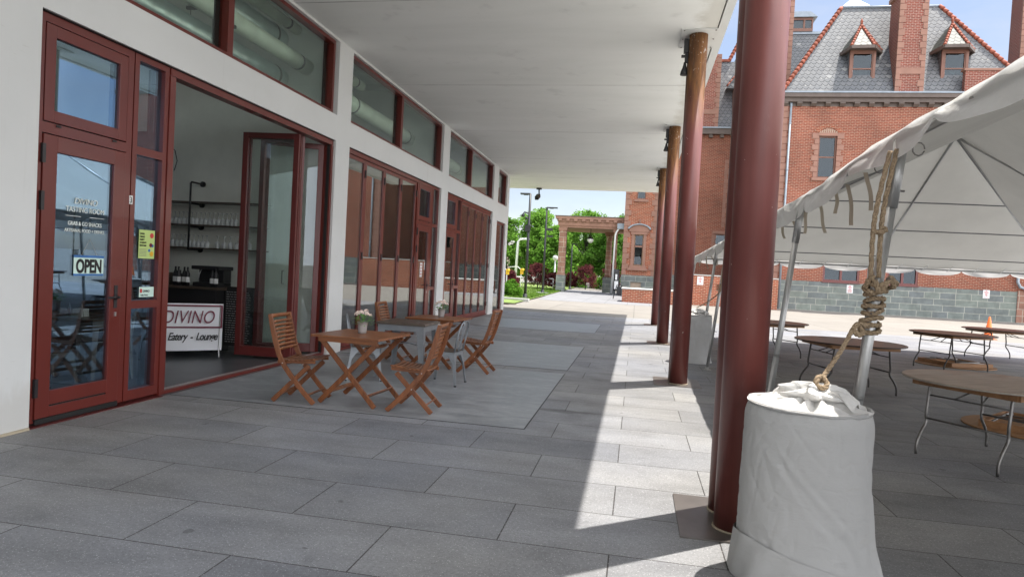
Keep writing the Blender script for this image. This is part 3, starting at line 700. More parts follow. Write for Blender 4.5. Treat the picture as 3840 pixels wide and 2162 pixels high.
# ------------------------------------------------------------ wooden folding chair
def stile_pts():
    # x forward, z up: from back top, curving down to the front foot
    return [(-.29, .945), (-.255, .80), (-.215, .65), (-.17, .52), (-.105, .40), (.0, .27), (.12, .135), (.245, .012)]
def wchair(label):
    t = thing('folding_chair', (0, 0, 0), label, 'chair', 'slatted wooden folding chairs')
    P = stile_pts()
    for s_ in (-1, 1):
        y = s_ * .215
        poly = []
        hw = .026
        n = len(P); Lf = []; Rt = []
        for i, (x, z) in enumerate(P):
            a = P[max(0, i - 1)]; b = P[min(n - 1, i + 1)]; dx, dz = b[0] - a[0], b[1] - a[1]; l = math.hypot(dx, dz)
            w_ = hw * (1 if i else .8)
            Lf.append((x - dz / l * w_, z + dx / l * w_)); Rt.append((x + dz / l * w_, z - dx / l * w_))
        MB().prism(Lf + Rt[::-1], 1, y - .011, y + .011).build('back_stile', 'woodz', t, bevel=.003)
        y2 = s_ * .190
        MB().bar((.165, y2, .415), (-.235, y2, .012), .022, .050, (1, 0, 1)).build('rear_leg', 'woodz', t, bevel=.003)
    for i in range(9):
        z = .575 + i * .0415; th = .030 if i not in (4,) else .036
        k = (z - .52) / (.945 - .52); x = -.172 - .118 * k + .012
        if i == 8: z = .925; th = .042; x = -.282
        g = MB(); n = 6
        g.grid(lambda u, v: Vector((x - .012 * math.sin(math.pi * v) + (u - .5) * 0.0, -.205 + .41 * v, z + (u - .5) * th)), 1, n)
        g.build('back_slat', 'wood', t, solid=.012)
    for s_ in (-1, 1): MB().bar((-.20, s_ * .175, .435), (.225, s_ * .175, .455), .02, .035).build('seat_rail', 'wood', t, bevel=.003)
    for i in range(9):
        x = -.165 + i * .047; dip = -.012 * math.sin(math.pi * i / 8)
        g = MB(); g.grid(lambda u, v: Vector((x + (u - .5) * .036, -.205 + .41 * v, .470 + dip - .012 * math.sin(math.pi * v) + .022 * i / 8)), 1, 6)
        g.build('seat_slat', 'wood', t, solid=.014)
    MB().bar((.165, -.19, .10), (.165, .19, .10), .014, .034, (1, 0, 1)).build('stretcher', 'wood', t)
    MB().bar((-.165, -.18, .09), (-.165, .18, .09), .014, .034, (-1, 0, 1)).build('stretcher', 'wood', t)
    g = MB()
    for s_ in (-1, 1):
        for x, z in ((-.02, .235 + .02), (.11, .43), (-.12, .43)):
            g.tube([(x, s_ * .2275, z), (x, s_ * .2265 + s_ * .004, z)], .007, 8)
    g.build('bolt', 'sill', t)
    return t
ch = wchair('wooden folding chair left of the nearest wooden table, its seat turned right')
ch.location = (-3.56, 6.74, 0); ch.rotation_euler = (0, 0, R(3))
c2 = dup(ch, (-2.26, 6.80, 0), R(182), 'wooden folding chair right of the nearest wooden table, its back leaning right')
c3 = dup(ch, (-3.68, 9.98, 0), R(2), 'wooden folding chair farthest back, behind the pot of flowers on the nearest table')
c4 = dup(ch, (-2.28, 9.68, 0), R(178), 'wooden folding chair standing alone at the far right of the farther wooden table')

# ------------------------------------------------------------ wooden folding table
def wtable(label, loc, rz):
    t = thing('folding_table', (0, 0, 0), label, 'table', 'slatted wooden folding tables')
    g = MB(); W, D = .80, .80; n = 9
    for i in range(n):
        y = -D / 2 + i * D / n
        g.box(-W / 2 + .03, W / 2 - .03, y + .002, y + D / n - .002, .733, .755)
    g.box(-W / 2, -W / 2 + .028, -D / 2, D / 2, .731, .756); g.box(W / 2 - .028, W / 2, -D / 2, D / 2, .731, .756)
    g.build('tabletop', 'wood', t, bevel=.002)
    for yy in (-.33, .308): MB().box(-.35, .35, yy, yy + .022, .68, .731).build('apron', 'wood', t, bevel=.002)
    for s_ in (-1, 1):
        MB().bar((-.33, s_ * .295, .70), (.34, s_ * .295, .012), .024, .054, (1, 0, 1)).build('leg', 'woodz', t, bevel=.003)
        MB().bar((.33, s_ * .270, .70), (-.34, s_ * .270, .012), .024, .054, (-1, 0, 1)).build('leg', 'woodz', t, bevel=.003)
    MB().bar((.25, -.285, .13), (.25, .285, .13), .014, .045, (1, 0, 1)).build('stretcher', 'wood', t)
    MB().bar((-.25, -.26, .13), (-.25, .26, .13), .014, .045, (-1, 0, 1)).build('stretcher', 'wood', t)
    MB().bar((.17, -.26, .62), (.17, .26, .62), .02, .04, (1, 0, 1)).build('cross_rail', 'wood', t)
    t.location = loc; t.rotation_euler = (0, 0, rz); return t
t1 = wtable('nearest square wooden folding table holding a zinc pot of pale pink flowers', (-2.96, 6.94, 0), R(-5))
dup(t1, (-2.99, 9.99, 0), R(-6), 'farther wooden folding table behind the grey metal one, with its own flower pot')

# ------------------------------------------------------------ metal table and chairs
def sheetleg(g, a, b, w0, w1, out):
    """tapered folded sheet leg from a(top) to b(foot)"""
    a, b = Vector(a), Vector(b); ox, oy = out
    for dx, dy in ((1, 0), (0, 1)):
        ux = Vector((-ox * dx, -oy * dy, 0))
        g.quad(a, a + ux * w0, b + ux * w1, b)
mt_ = thing('metal_table', (0, 0, 0), 'small square cafe table with dark brown top on grey galvanised legs', 'table')
MB().box(-.35, .35, -.35, .35, .733, .765).build('tabletop', 'darkwood', mt_, bevel=.004)
MB().box(-.325, .325, -.325, -.321, .655, .733).box(-.325, .325, .321, .325, .655, .733).box(-.325, -.321, -.321, .321, .655, .733).box(.321, .325, -.321, .321, .655, .733).build('apron', 'galv', mt_)
for sx in (-1, 1):
    for sy in (-1, 1):
        g = MB(); sheetleg(g, (sx * .318, sy * .318, .70), (sx * .345, sy * .345, .012), .10, .035, (sx, sy)); g.build('leg', 'galv', mt_, solid=.004)
g = MB(); g.tube([(-.29, -.29, .46), (.29, .29, .46)], .006, 6); g.tube([(-.29, .29, .463), (.29, -.29, .463)], .006, 6); g.build('cross_brace', 'galv', mt_)
mt_.location = (-3.08, 8.82, 0)
def mchair(label):
    t = thing('metal_chair', (0, 0, 0), label, 'chair', 'galvanised cafe chairs')
    g = MB(); g.prism([(-.17, -.16), (.18, -.19), (.18, .19), (-.17, .16)], 2, .440, .452); g.build('seat', 'darkwood', t, bevel=.004)
    g = MB(); g.prism([(-.18, -.17), (.19, -.2), (.19, .2), (-.18, .17)], 2, .39, .439); g.build('seat_skirt', 'galv', t)
    for sx in (-1, 1):
        for sy in (-1, 1):
            g = MB(); tx, ty = (.185 if sx > 0 else -.175), (.195 if sx > 0 else .165)
            a = Vector((tx, sy * ty, .43)); b = Vector((sx * .235, sy * .22, .0))
            for (dx, dy) in ((1, 0), (0, 1)):
                ux = Vector((-sx * dx, -sy * dy, 0)); pts_o = [a.lerp(b, k / 6) for k in range(7)]
                for k in range(6):
                    w0 = .03 + .11 * max(0, 1 - k / 2.6) ** 2; w1 = .03 + .11 * max(0, 1 - (k + 1) / 2.6) ** 2
                    g.quad(pts_o[k], pts_o[k] + ux * w0, pts_o[k + 1] + ux * w1, pts_o[k + 1])
            g.build('leg', 'galv', t, solid=.004)
            MB().lathe((b.x - sx * .012, b.y - sy * .012, 0), [(.016, 0), (.016, .022)], 8).build('foot_cap', 'blackp', t)
    pts = [(-.175, -.165, .44), (-.205, -.178, .60), (-.235, -.175, .74), (-.252, -.14, .815), (-.26, -.07, .845), (-.262, 0, .85), (-.26, .07, .845), (-.252, .14, .815), (-.235, .175, .74), (-.205, .178, .60), (-.175, .165, .44)]
    MB().tube(pts, .012, 8).build('back_hoop', 'galv', t)
    g = MB(); g.grid(lambda u, v: Vector((-.175 - .085 * u, (v - .5) * (.08 + .04 * u), .44 + .405 * u)), 6, 2); g.build('back_splat', 'galv', t, solid=.003)
    return t
mc = mchair('galvanised metal chair left of the dark-topped cafe table, behind the flower pot')
mc.location = (-3.50, 8.32, 0); mc.rotation_euler = (0, 0, R(22))
dup(mc, (-2.43, 8.50, 0), R(176), 'galvanised metal chair right of the dark-topped cafe table, behind the slatted chair')

# flower pots
def pot(label, loc, seed):
    t = thing('flower_pot', (0, 0, 0), label, 'flower pot', 'zinc pots of pink flowers')
    MB().lathe((0, 0, 0), [(.045, 0), (.047, .03), (.0485, .034), (.05, .06), (.0515, .064), (.053, .09), (.0545, .094), (.058, .128), (.062, .13), (.058, .126), (.054, .118)], 28).build('bucket', 'bucket', t)
    r_ = random.Random(seed); g = MB()
    for _ in range(190):
        a = r_.uniform(0, 6.28); rr = r_.uniform(.01, .115); z = .12 + r_.uniform(0, .10) - rr * .25
        c = Vector((rr * math.cos(a), rr * math.sin(a), z)); d = Vector((math.cos(a), math.sin(a), r_.uniform(-.3, .8))).normalized() * r_.uniform(.02, .038)
        s_ = Vector((-math.sin(a), math.cos(a), 0)) * .010
        g.b.faces.new([g.v(c), g.v(c + d * .5 + s_), g.v(c + d), g.v(c + d * .5 - s_)])
    g.build('leaves', 'potleaf', t, recalc=False)
    g = MB()
    for (x, y, z, r0) in ((-.05, -.03, .225, .030), (.0, -.05, .235, .032), (.055, -.02, .22, .031), (-.085, .0, .205, .024), (.02, .035, .245, .030), (-.03, .04, .23, .026), (.085, .01, .205, .022)):
        for k in range(26):
            a = r_.uniform(0, 6.28); e = r_.uniform(-.2, 1.5); d = Vector((math.cos(a) * math.cos(e), math.sin(a) * math.cos(e), math.sin(e)))
            c = Vector((x, y, z)) + d * r0 * .55; s_ = d.orthogonal().normalized() * r0 * .42; u = d.cross(s_).normalized() * r0 * .42
            q = c + d * r0 * .35
            g.b.faces.new([g.v(c - s_), g.v(q - u), g.v(c + s_), g.v(q + u)])
    g.build('blooms', 'petal', t, recalc=False)
    t.location = loc; return t
pot('zinc pot of pink flowers on the nearest wooden table', (-2.98, 6.98, .757), 1)
pot('zinc pot of pink flowers on the farther wooden table', (-2.99, 10.08, .757), 2)

# ------------------------------------------------------------ weighted barrels in cloth
def barrel(c, r, h, label, seed, detail=1.0, tail=True):
    t = thing('covered_barrel', (c[0], c[1], 0), label, 'barrel', 'cloth-covered weight barrels of the tent')
    nv = int(150 * detail); nu = int(90 * detail)
    off = Vector((seed * 3.1, seed * 1.7, 0))
    def fn(u, v):
        a = 2 * math.pi * v; z = h * (1 - u)
        ca, sa = math.cos(a), math.sin(a)
        rr = r * (1 + .035 * max(0, (u - .05)) ** 1.2)
        # broad soft drape, then long slack folds that run diagonally down the sides
        rr += .012 * noise.noise(Vector((ca * .9, sa * .9, z * 1.1)) + off)
        for kk, (a0, tw, amp, wd_) in enumerate(((-2.75, 2.6, .003, .10), (-2.35, 2.3, .003, .07), (-1.2, .9, .005, .16), (-.75, 1.1, .007, .08), (1.6, 1.4, .008, .1), (2.5, 1.0, .008, .1))):
            c_ = a0 + tw * (u - .1) + .25 * noise.noise(Vector((u * 2.2, kk * 3.7, seed)))
            dd = (a - c_ + math.pi) % (2 * math.pi) - math.pi
            rr += amp * math.exp(-(dd / wd_) ** 2) * math.sin(math.pi * min(1, u * 1.1)) - amp * .7 * math.exp(-((dd - wd_ * 1.3) / wd_) ** 2) * math.sin(math.pi * min(1, u * 1.1))
        q = Vector((ca * 1.1 + z * 1.9, sa * 1.1 - z * .8, z * .9)) + off
        rr -= .005 * max(0, .16 - abs(noise.noise(q * 1.6))) / .16 * (.3 + .7 * u)
        q = Vector((ca * 1.7 - z * 1.2, sa * 1.7 + z * 2.1, z * 1.3)) + off * 2
        rr -= .003 * max(0, .12 - abs(noise.noise(q * 2.1))) / .12
        # small slack wrinkles low on the right and just below the rim
        q = Vector((ca * 2.2, sa * 2.2, z * 9)) + off
        rr += .006 * noise.noise(q) * (max(0, 1 - abs(u - .12) / .12) + max(0, 1 - abs(u - .62) / .3) * max(0, ca))
        if u > .74:
            k = (u - .74) / .26; rr += r * (.035 * k + .03 * k * math.sin(a * 4 + 2.2 + 4 * noise.noise(Vector((ca, sa, .3)) + off)))
        if u < .09: rr -= r * .07 * (1 - u / .09) ** 2
        if tail and u > .40:
            da = (a + .30 + math.pi) % (2 * math.pi) - math.pi; k = (u - .40) / .60
            rr += r * .22 * k ** 1.5 * math.exp(-(da / .36) ** 2) * (1 + .25 * math.sin(da * 13 + 2 * k))
        return Vector((c[0] + rr * ca, c[1] + rr * sa, max(.004, z + (.03 * noise.noise(Vector((ca * 1.5, sa * 1.5, 2))) if u < .02 else 0) * 0)))
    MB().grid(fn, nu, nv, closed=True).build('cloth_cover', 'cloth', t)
    # top: pulled cloth radiating folds to the knot
    def ft(u, v):
        a = 2 * math.pi * v; k = 1 - u; ca, sa = math.cos(a), math.sin(a)
        rr = r * .94 * k + .012
        z = h + .004 + .06 * (1 - k) ** 3.2 + .020 * math.sin(a * 9 + 3 * noise.noise(Vector((ca, sa, 5)) + off)) * math.sin(math.pi * min(1, u * 1.05)) ** .8 + .018 * noise.noise(Vector((ca * 2, sa * 2, u * 4)) + off) * math.sin(math.pi * u)
        return Vector((c[0] + rr * ca + .02 * u, c[1] + rr * sa, z))
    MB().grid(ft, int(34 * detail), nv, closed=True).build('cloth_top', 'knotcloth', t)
    # rim roll
    def fr(u, v):
        a = 2 * math.pi * v; b = 2 * math.pi * u; rr = r * .93 + .014 * math.cos(b) + .004 * noise.noise(Vector((math.cos(a) * 6, math.sin(a) * 6, 1)))
        return Vector((c[0] + rr * math.cos(a), c[1] + rr * math.sin(a), h - .002 + .012 * math.sin(b) + .008 * noise.noise(Vector((math.cos(a) * 2, math.sin(a) * 2, 7)) + off)))
    MB().grid(fr, 8, nv, closed=True).build('cloth_rim', 'cloth', t)
    # gathered tuft
    def fk(u, v):
        a = 2 * math.pi * v; ca, sa = math.cos(a), math.sin(a)
        prof = .045 + .055 * math.sin(math.pi * min(1, u * 1.2)) + .03 * u
        rr = prof * (1 + .38 * math.sin(a * 6 + 2 * noise.noise(Vector((ca, sa, u * 2)) + off)) * (.4 + u)) + .02 * noise.noise(Vector((ca * 2, sa * 2, u * 5)) + off)
        rr = max(rr * (1 if u < .9 else max(.05, (1 - u) * 9)), .003)
        return Vector((c[0] + .02 + rr * 1.25 * ca, c[1] + rr * sa, h + .025 + .075 * u + .022 * math.sin(a * 3 + seed) * u))
    MB().grid(fk, 26, 60, closed=True).build('cloth_knot', 'knotcloth', t)
    for q in range(2):
        def fl(u, v):
            a = -.4 + q * 2.6 + (v - .5) * .9; ww = math.sin(math.pi * u) * .5 + .3
            x = math.cos(a) * (.05 + .17 * u); y = math.sin(a) * (.05 + .17 * u)
            return Vector((c[0] + .02 + x, c[1] + y, h + .05 - .025 * u + .035 * math.sin(math.pi * u) + .018 * math.sin(v * 11 + u * 5 + q)))
        MB().grid(fl, 12, 18).build('loose_fold', 'knotcloth', t)
    def fh(u, v):
        a = 2 * math.pi * v; ca, sa = math.cos(a), math.sin(a); top_ = h * (.17 + .10 * math.cos(a + 2.7) + .02 * noise.noise(Vector((ca * 2, sa * 2, 3)) + off))
        rr = r * (1.06 + .055 * u + .035 * u * math.sin(a * 5 + 3 * noise.noise(Vector((ca, sa, 8)) + off))) + .004 * math.sin(a * 13 + u * 3)
        return Vector((c[0] + rr * ca, c[1] + rr * sa, max(.004, top_ * (1 - u))))
    MB().grid(fh, 20, nv, closed=True).build('cloth_hem', 'cloth', t)
    return t
barrel((.93, 3.70), .312, .93, 'large white cloth-covered barrel in the right foreground beside the nearest column', 1, 1.5)
barrel((1.16, 13.0), .30, .90, 'smaller far white cloth-covered barrel seen between two red columns', 4, .6, False)

# ------------------------------------------------------------ tent
tent = thing('frame_tent', (6, 10, 0), 'big white vinyl frame tent with scalloped valance standing over round tables', 'tent')
YN, YF = -4.14, 19.5
def ex(y): return 1.40 + .013 * (y - 4.1)          # left eave x
EZ = ((-9, 2.44), (4.5, 2.435), (5.2, 2.395), (5.9, 2.355), (7.6, 2.33), (11.7, 2.29), (17.6, 2.22), (30, 2.2))
def ez(y):                                          # eave top z, measured
    for (a, za), (b, zb) in zip(EZ, EZ[1:]):
        if y <= b: return za + (zb - za) * (y - a) / (b - a)
    return 2.2
WT = 9.2; RZ = 4.80
def left_slope(u, v):      # u along y, v up the slope
    y = YN + (YF - YN) * u; y2 = YN + (YF - 4.6 - YN) * u
    a = Vector((ex(y), y, ez(y))); b = Vector((ex(y) + WT / 2, y2, RZ))
    p = a.lerp(b, v); p.z -= .10 * math.sin(math.pi * v) + .012 * math.sin(y * 6.0) * (1 - v); return p
g = MB(); g.grid(left_slope, 70, 12)
gh = MB()
def far_slope(u, v):
    a = Vector((ex(YF) + WT * u, YF, ez(YF))); b = Vector((ex(YF) + WT / 2, YF - 4.6, RZ)); p = a.lerp(b, v); p.z -= .08 * math.sin(math.pi * v) * math.sin(math.pi * u) + .012 * math.sin(u * 40) * (1 - v); return p
gh.grid(far_slope, 50, 12); gh.build('hip_panel', 'tenth', tent, recalc=False)
def right_slope(u, v):
    y = YN + (YF - YN) * u; y2 = YN + (YF - 4.6 - YN) * u
    a = Vector((ex(y) + WT, y, ez(y))); b = Vector((ex(y) + WT / 2, y2, RZ)); p = a.lerp(b, v); p.z -= .10 * math.sin(math.pi * v); return p
g.grid(right_slope, 40, 12)
g.build('canopy', 'tent', tent, recalc=False)
PY = [4.1 + 3.85 * k for k in range(-2, 5)]
NOTCH = [-4.14, -2.6, -1.1, .5, 2.0, 3.48, 4.95, 6.2, 7.7, 9.2, 10.7, 12.2, 13.7, 15.2, 16.7, 18.2, 19.51]
def valance(fa, L_, nscal, along, name='valance', drop=.20, seed=0):
    g = MB(); n = int(L_ * 40)
    def fn(u, v):
        s_ = along(u); k = (u * nscal) % 1.0; dr = drop
        if seed == 0:
            for a_, b_ in zip(NOTCH, NOTCH[1:]):
                if a_ <= s_.y <= b_: k = (s_.y - a_) / (b_ - a_)
            dr = .155 if s_.y < 4.7 else min(.22, .155 + (s_.y - 4.7) * .05)
        edge = dr * (.12 + .92 * max(0, math.sin(math.pi * k)) ** .30)
        wob = .018 * math.sin(u * L_ * 5.2 + 3 * noise.noise(Vector((u * L_ * .8, seed, 0)))) * v + .018 * noise.noise(Vector((u * L_ * 3.1, v * 2, seed))) 
        out = fa(u)
        flip = .055 * v * noise.noise(Vector((u * L_ * 1.3, seed + 4, 0)))
        return s_ + out * (.005 + wob + flip * .6 + .02 * v) - Vector((0, 0, edge * v - .012))
    g.grid(fn, n, 6); return g.build(name, 'valance', tent, recalc=False)
valance(lambda u: Vector((-1, 0, 0)), YF - YN, 16, lambda u: Vector((ex(YN + (YF - YN) * u), YN + (YF - YN) * u, ez(YN + (YF - YN) * u))), drop=.20)
valance(lambda u: Vector((0, 1, 0)), WT, 8, lambda u: Vector((ex(YF) + WT * u, YF, ez(YF))), drop=.19, seed=3)
valance(lambda u: Vector((1, 0, 0)), YF - YN, 16, lambda u: Vector((ex(YN + (YF - YN) * u) + WT, YN + (YF - YN) * u, ez(YN + (YF - YN) * u))), drop=.20, seed=5)
def pole(x, y, lean=.0, r=.026, z1=None, label=None):
    z1 = z1 or ez(y) - .03
    p = MB().tube([(x - lean, y, 0), (x, y, z1)], r, 16); p.tube([(x - lean * .62, y, z1 * .38), (x - lean * .61, y, z1 * .39)], r * 1.0, 16)
    o_ = p.build('pole', 'pole', tent)
    MB().lathe((x - lean, y, 0), [(.07, 0), (.07, .008), (r * 1.2, .01), (r * 1.2, .05)], 14).build('foot_plate', 'pole', o_)
    MB().tube([(x - lean * .16, y, z1 * .84), (x, y, z1)], r * 1.2, 16).build('sleeve', 'pole', o_)
    MB().tube([(x - lean * .7 - .02, y, z1 * .3), (x - lean * .7 + r + .035, y, z1 * .3)], .006, 6).tube([(x - lean * .12, y, z1 * .88), (x - lean * .12 + r + .03, y, z1 * .88)], .006, 6).build('pin', 'steel', o_)
for y in (4.1, 6.5, 12.0, 13.7, 19.45): pole(ex(y) + .03, y, .22, .031 if y < 5 else .027)
for y in PY: pole(ex(y) + WT - .03, y, -.10) if 1 < y < 19 else None
for k in (1, 2): pole(ex(YF) + WT * k / 2, YF - .03, 0)
g = MB()
g.tube([(ex(y) + .03, y, ez(y) - .04) for y in (YN, 4, 12, YF)], .024, 10); g.tube([(ex(y) + WT - .03, y, ez(y) - .04) for y in (YN, 4, 12, YF)], .024, 10)
g.tube([(ex(YF), YF - .03, ez(YF) - .04), (ex(YF) + WT, YF - .03, ez(YF) - .04)], .024, 10); g.build('eave_rail', 'pole', tent)
pk = Vector((ex(YF) + WT / 2, YF - 4.6, RZ - .06))
for e in ((ex(YF), YF, ez(YF)), (ex(YF) + WT / 2, YF, ez(YF)), (ex(YF) + WT, YF, ez(YF)), (ex(15) + WT, YF - 4.6, ez(15)), (ex(15), YF - 4.6, ez(15))):
    MB().tube([pk, pk.lerp(Vector(e), .97) + Vector((0, 0, -.12))], .026, 10).build('rafter', 'pole', tent)
for y in (7.1, 11.0, 3.2):
    for sgn in (0, 1):
        MB().tube([(ex(y) + WT / 2, y, RZ - .08), (ex(y) + WT * sgn, y, ez(y) - .05)], .026, 10).build('rafter', 'pole', tent)
MB().tube([pk, (ex(YN) + WT / 2, YN, RZ - .06)], .026, 10).build('ridge_pole', 'pole', tent)
# clips on the far rail and hanging ties on the left eave
for k in range(15):
    x = ex(YF) + .3 + k * .62; MB().bar((x, YF - .06, ez(YF) - .09), (x + .11, YF - .20, ez(YF) + .06), .025, .012).build('rail_tie', 'white', tent)
r_ = random.Random(5); 
def strap(x, y, z, L_, dx=0):
    g = MB(); ph = r_.uniform(0, 6)
    g.grid(lambda u, v: Vector((x + (v - .5) * .024 + dx * u + .010 * math.sin(u * 5 + ph) , y - (v - .5) * .012 + .01 * math.sin(u * 4 + ph), z - L_ * u)), 8, 1)
    g.build('hanging_strap', 'strap', tent, recalc=False)
for y in (4.75, 5.15, 5.45, 5.95, 6.35, 6.5, 7.0, 7.55, 9.0, 10.2, 12.3, 14.0, 15.2, 16.4, 17.7):
    strap(ex(y) + .05, y, ez(y) - .10, r_.uniform(.16, .30) if y > 3 else .3, r_.uniform(-.05, .08))
strap(1.62, 2.9, 2.62, .55, .02)
g = MB()
for y in (3.9, 4.5): g.tube([(ex(y) + .05 + .03 * math.cos(a), y + .0, ez(y) - .12 + .035 * math.sin(a)) for a in [i * .6 for i in range(11)]], .004, 5)
g.build('ring_clip', 'steel', tent)

# ------------------------------------------------------------ ropes
def resample(pts, step):
    pts = [Vector(p) for p in pts]; out = [pts[0]]
    # catmull-rom
    P = [pts[0]] + pts + [pts[-1]]; dense = []
    for i in range(1, len(P) - 2):
        for k in range(12):
            t = k / 12; a, b, c, d = P[i - 1], P[i], P[i + 1], P[i + 2]
            dense.append(.5 * ((2 * b) + (-a + c) * t + (2 * a - 5 * b + 4 * c - d) * t * t + (-a + 3 * b - 3 * c + d) * t ** 3))
    dense.append(P[-2]); acc = 0
    for a, b in zip(dense, dense[1:]):
        l = (b - a).length; acc += l
        if acc >= step: out.append(b); acc = 0
    return out
def rope(g, pts, r=.013, step=.008, strands=3, n=6, pitch=.075):
    P = resample(pts, step); 
    if len(P) < 3: return
    prev = None; fr = []; s_ = 0
    for i, p in enumerate(P):
        d = (P[min(i + 1, len(P) - 1)] - P[max(i - 1, 0)]).normalized()
        a = d.orthogonal().normalized() if prev is None else (prev - d * prev.dot(d)).normalized()
        prev = a; fr.append((p, a, d.cross(a), s_)); s_ += step
    for k in range(strands):
        pts_ = [p + (a * math.cos(s * 6.283 / pitch + k * 6.283 / strands) + b * math.sin(s * 6.283 / pitch + k * 6.283 / strands)) * r * .52 for p, a, b, s in fr]
        g.tube(pts_, r * .60, n)
rp_ = thing('tie_rope', (1.4, 4.1, 0), 'thick brown rope wound round the nearest tent pole and knotted to the big barrel', 'rope', 'ropes tying the tent to its barrels')
def px(z): return 1.21 + .22 * z / 2.42     # pole 1 centre
g = MB()
ppx = px
rope(g, [(ppx(2.3) - .06, 4.05, 2.33), (ppx(2) - .085, 4.03, 2.05), (ppx(1.8) - .085, 4.02, 1.86), (ppx(1.6) - .060, 4.03, 1.62)])
rope(g, [(ppx(2.3) - .03, 4.04, 2.34), (ppx(2) - .048, 4.03, 2.05), (ppx(1.8) - .045, 4.02, 1.86), (ppx(1.6) - .022, 4.02, 1.62)])
rope(g, [(ppx(1.9) - .10, 4.02, 1.885), (ppx(1.9) - .07, 4.0, 1.87), (ppx(1.9) - .032, 4.01, 1.885), (ppx(1.9) - .04, 4.03, 1.90)])
g.build('upper_strands', 'rope', rp_)
g = MB(); pts = []
for i in range(84):
    a = -i * .52; z = 1.545 - i * .0031; rr = .048 + .004 * math.sin(i * 1.3)
    pts.append((px(z) + rr * math.cos(a), 4.1 + rr * math.sin(a), z + .006 * math.sin(i * .9)))
rope(g, pts, .0135)
rope(g, [(px(1.6) - .075, 4.05, 1.60), (px(1.6) - .03, 3.99, 1.575), (px(1.6) + .03, 4.0, 1.60), (px(1.6) + .085, 4.06, 1.59), (px(1.6) + .05, 4.13, 1.56), (px(1.6) - .04, 4.15, 1.57), (px(1.6) - .075, 4.06, 1.55), (px(1.6) - .05, 4.0, 1.535)], .014)
rope(g, [(px(1.6) - .085, 4.04, 1.56), (px(1.6) - .06, 3.99, 1.62), (px(1.6) - .02, 3.99, 1.54), (px(1.6) + .03, 3.99, 1.625), (px(1.6) + .06, 4.02, 1.56)], .014)
g.build('coil', 'rope', rp_)
g = MB()
rope(g, [(px(1.3) - .03, 4.03, 1.34), (px(1.3) - .09, 3.99, 1.355), (px(1.3) - .12, 3.97, 1.33), (px(1.3) - .10, 3.96, 1.295), (px(1.3) - .07, 3.98, 1.31), (px(1.3) - .10, 4.0, 1.35), (px(1.3) - .12, 3.98, 1.31)], .014)
rope(g, [(px(1.3) - .12, 3.98, 1.33), (1.13, 3.90, 1.21), (1.045, 3.81, 1.11), (.985, 3.74, 1.045)], .0125, .008, 3, 6, .06)
rope(g, [(1.00, 3.755, 1.065), (.965, 3.70, 1.075), (.955, 3.68, 1.04), (.995, 3.68, 1.025), (1.015, 3.71, 1.05), (.985, 3.72, 1.08), (.96, 3.70, 1.05)], .0135)
rope(g, [(.985, 3.74, 1.045), (.94, 3.69, 1.01), (.88, 3.66, .985)], .0125)
g.build('lower_strand', 'rope', rp_)
rp2 = thing('tie_rope', (1.3, 11.8, 0), 'thin rope running from the far tent pole down to the far covered barrel', 'rope', 'ropes tying the tent to its barrels')
g = MB(); rope(g, [(1.47, 11.8, 2.3), (1.43, 11.76, 1.5), (1.40, 11.78, 1.35), (1.28, 12.5, 1.15), (1.17, 13.0, 1.04)], .011, .03, 2, 5, .12)
for i in range(4): g.tube([(1.42 + .05 * math.cos(a), 11.8 + .05 * math.sin(a), 1.40 + .03 * i) for a in [j * .7 for j in range(10)]], .011, 6)
g.build('strand', 'rope', rp2)

# ------------------------------------------------------------ round banquet tables
def rtable(label, top='plyd', legm='steel', edge='edge'):
    t = thing('banquet_table', (0, 0, 0), label, 'table', 'round folding banquet tables under the tent')
    r = .765
    MB().lathe((0, 0, .735), [(r - .004, 0), (r, .004), (r, .018), (r - .004, .022)], 72).build('tabletop', top, t)
    MB().lathe((0, 0, .738), [(r + .001, 0), (r + .003, .002), (r + .003, .014), (r + .001, .016)], 72, cap=False).build('edge_band', edge, t)
    for s_ in (-1, 1):
        MB().box(-.5, .5, s_ * .46 - .012, s_ * .46 + .012, .675, .735).build('apron', 'plyo', t); MB().box(s_ * .5 - .012, s_ * .5 + .012, -.45, .45, .675, .735).build('apron', 'plyo', t)
    for s_ in (-1, 1):
        for q in (-1, 1):
            pts = [(s_ * .40, q * .36, .73), (s_ * .42, q * .36, .55), (s_ * .435, q * .36, .40), (s_ * .43, q * .36, .32), (s_ * .50, q * .36, .22), (s_ * .545, q * .36, .12), (s_ * .545, q * .36, 0)]
            MB().tube(resample(pts, .03), .0135, 10).build('leg', legm, t)
        MB().tube([(s_ * .432, -.36, .36), (s_ * .432, .36, .36)], .010, 8).build('crossbar', legm, t); MB().tube([(s_ * .40, -.36, .70), (s_ * .40, .36, .70)], .010, 8).build('crossbar', legm, t)
        MB().tube([(s_ * .415, -.12, .58), (s_ * .10, -.04, .71)], .008, 6).tube([(s_ * .415, .12, .58), (s_ * .10, .04, .71)], .008, 6).tube([(s_ * .41, -.36, .58), (s_ * .41, .36, .58)], .008, 6).build('brace', legm, t)
    return t
rt = rtable('nearest round folding table with a worn pale plywood top at the right', 'ply')
rt.location = (3.36, 6.88, 0); rt.rotation_euler = (0, 0, R(35))
rb = rtable('dark brown round folding table directly behind the rope', 'plyd', 'steeld', 'steeld')
rb.location = (3.22, 10.75, 0); rb.rotation_euler = (0, 0, R(12))
dup(rb, (6.42, 14.95, 0), R(25), 'dark round folding table standing over the upturned table near the cone')
dup(rb, (8.75, 18.0, 0), R(8), 'farthest round folding table at the right, in front of the orange cone')
dup(rb, (2.86, 14.9, 0), R(30), 'round folding table partly hidden behind the nearest column')
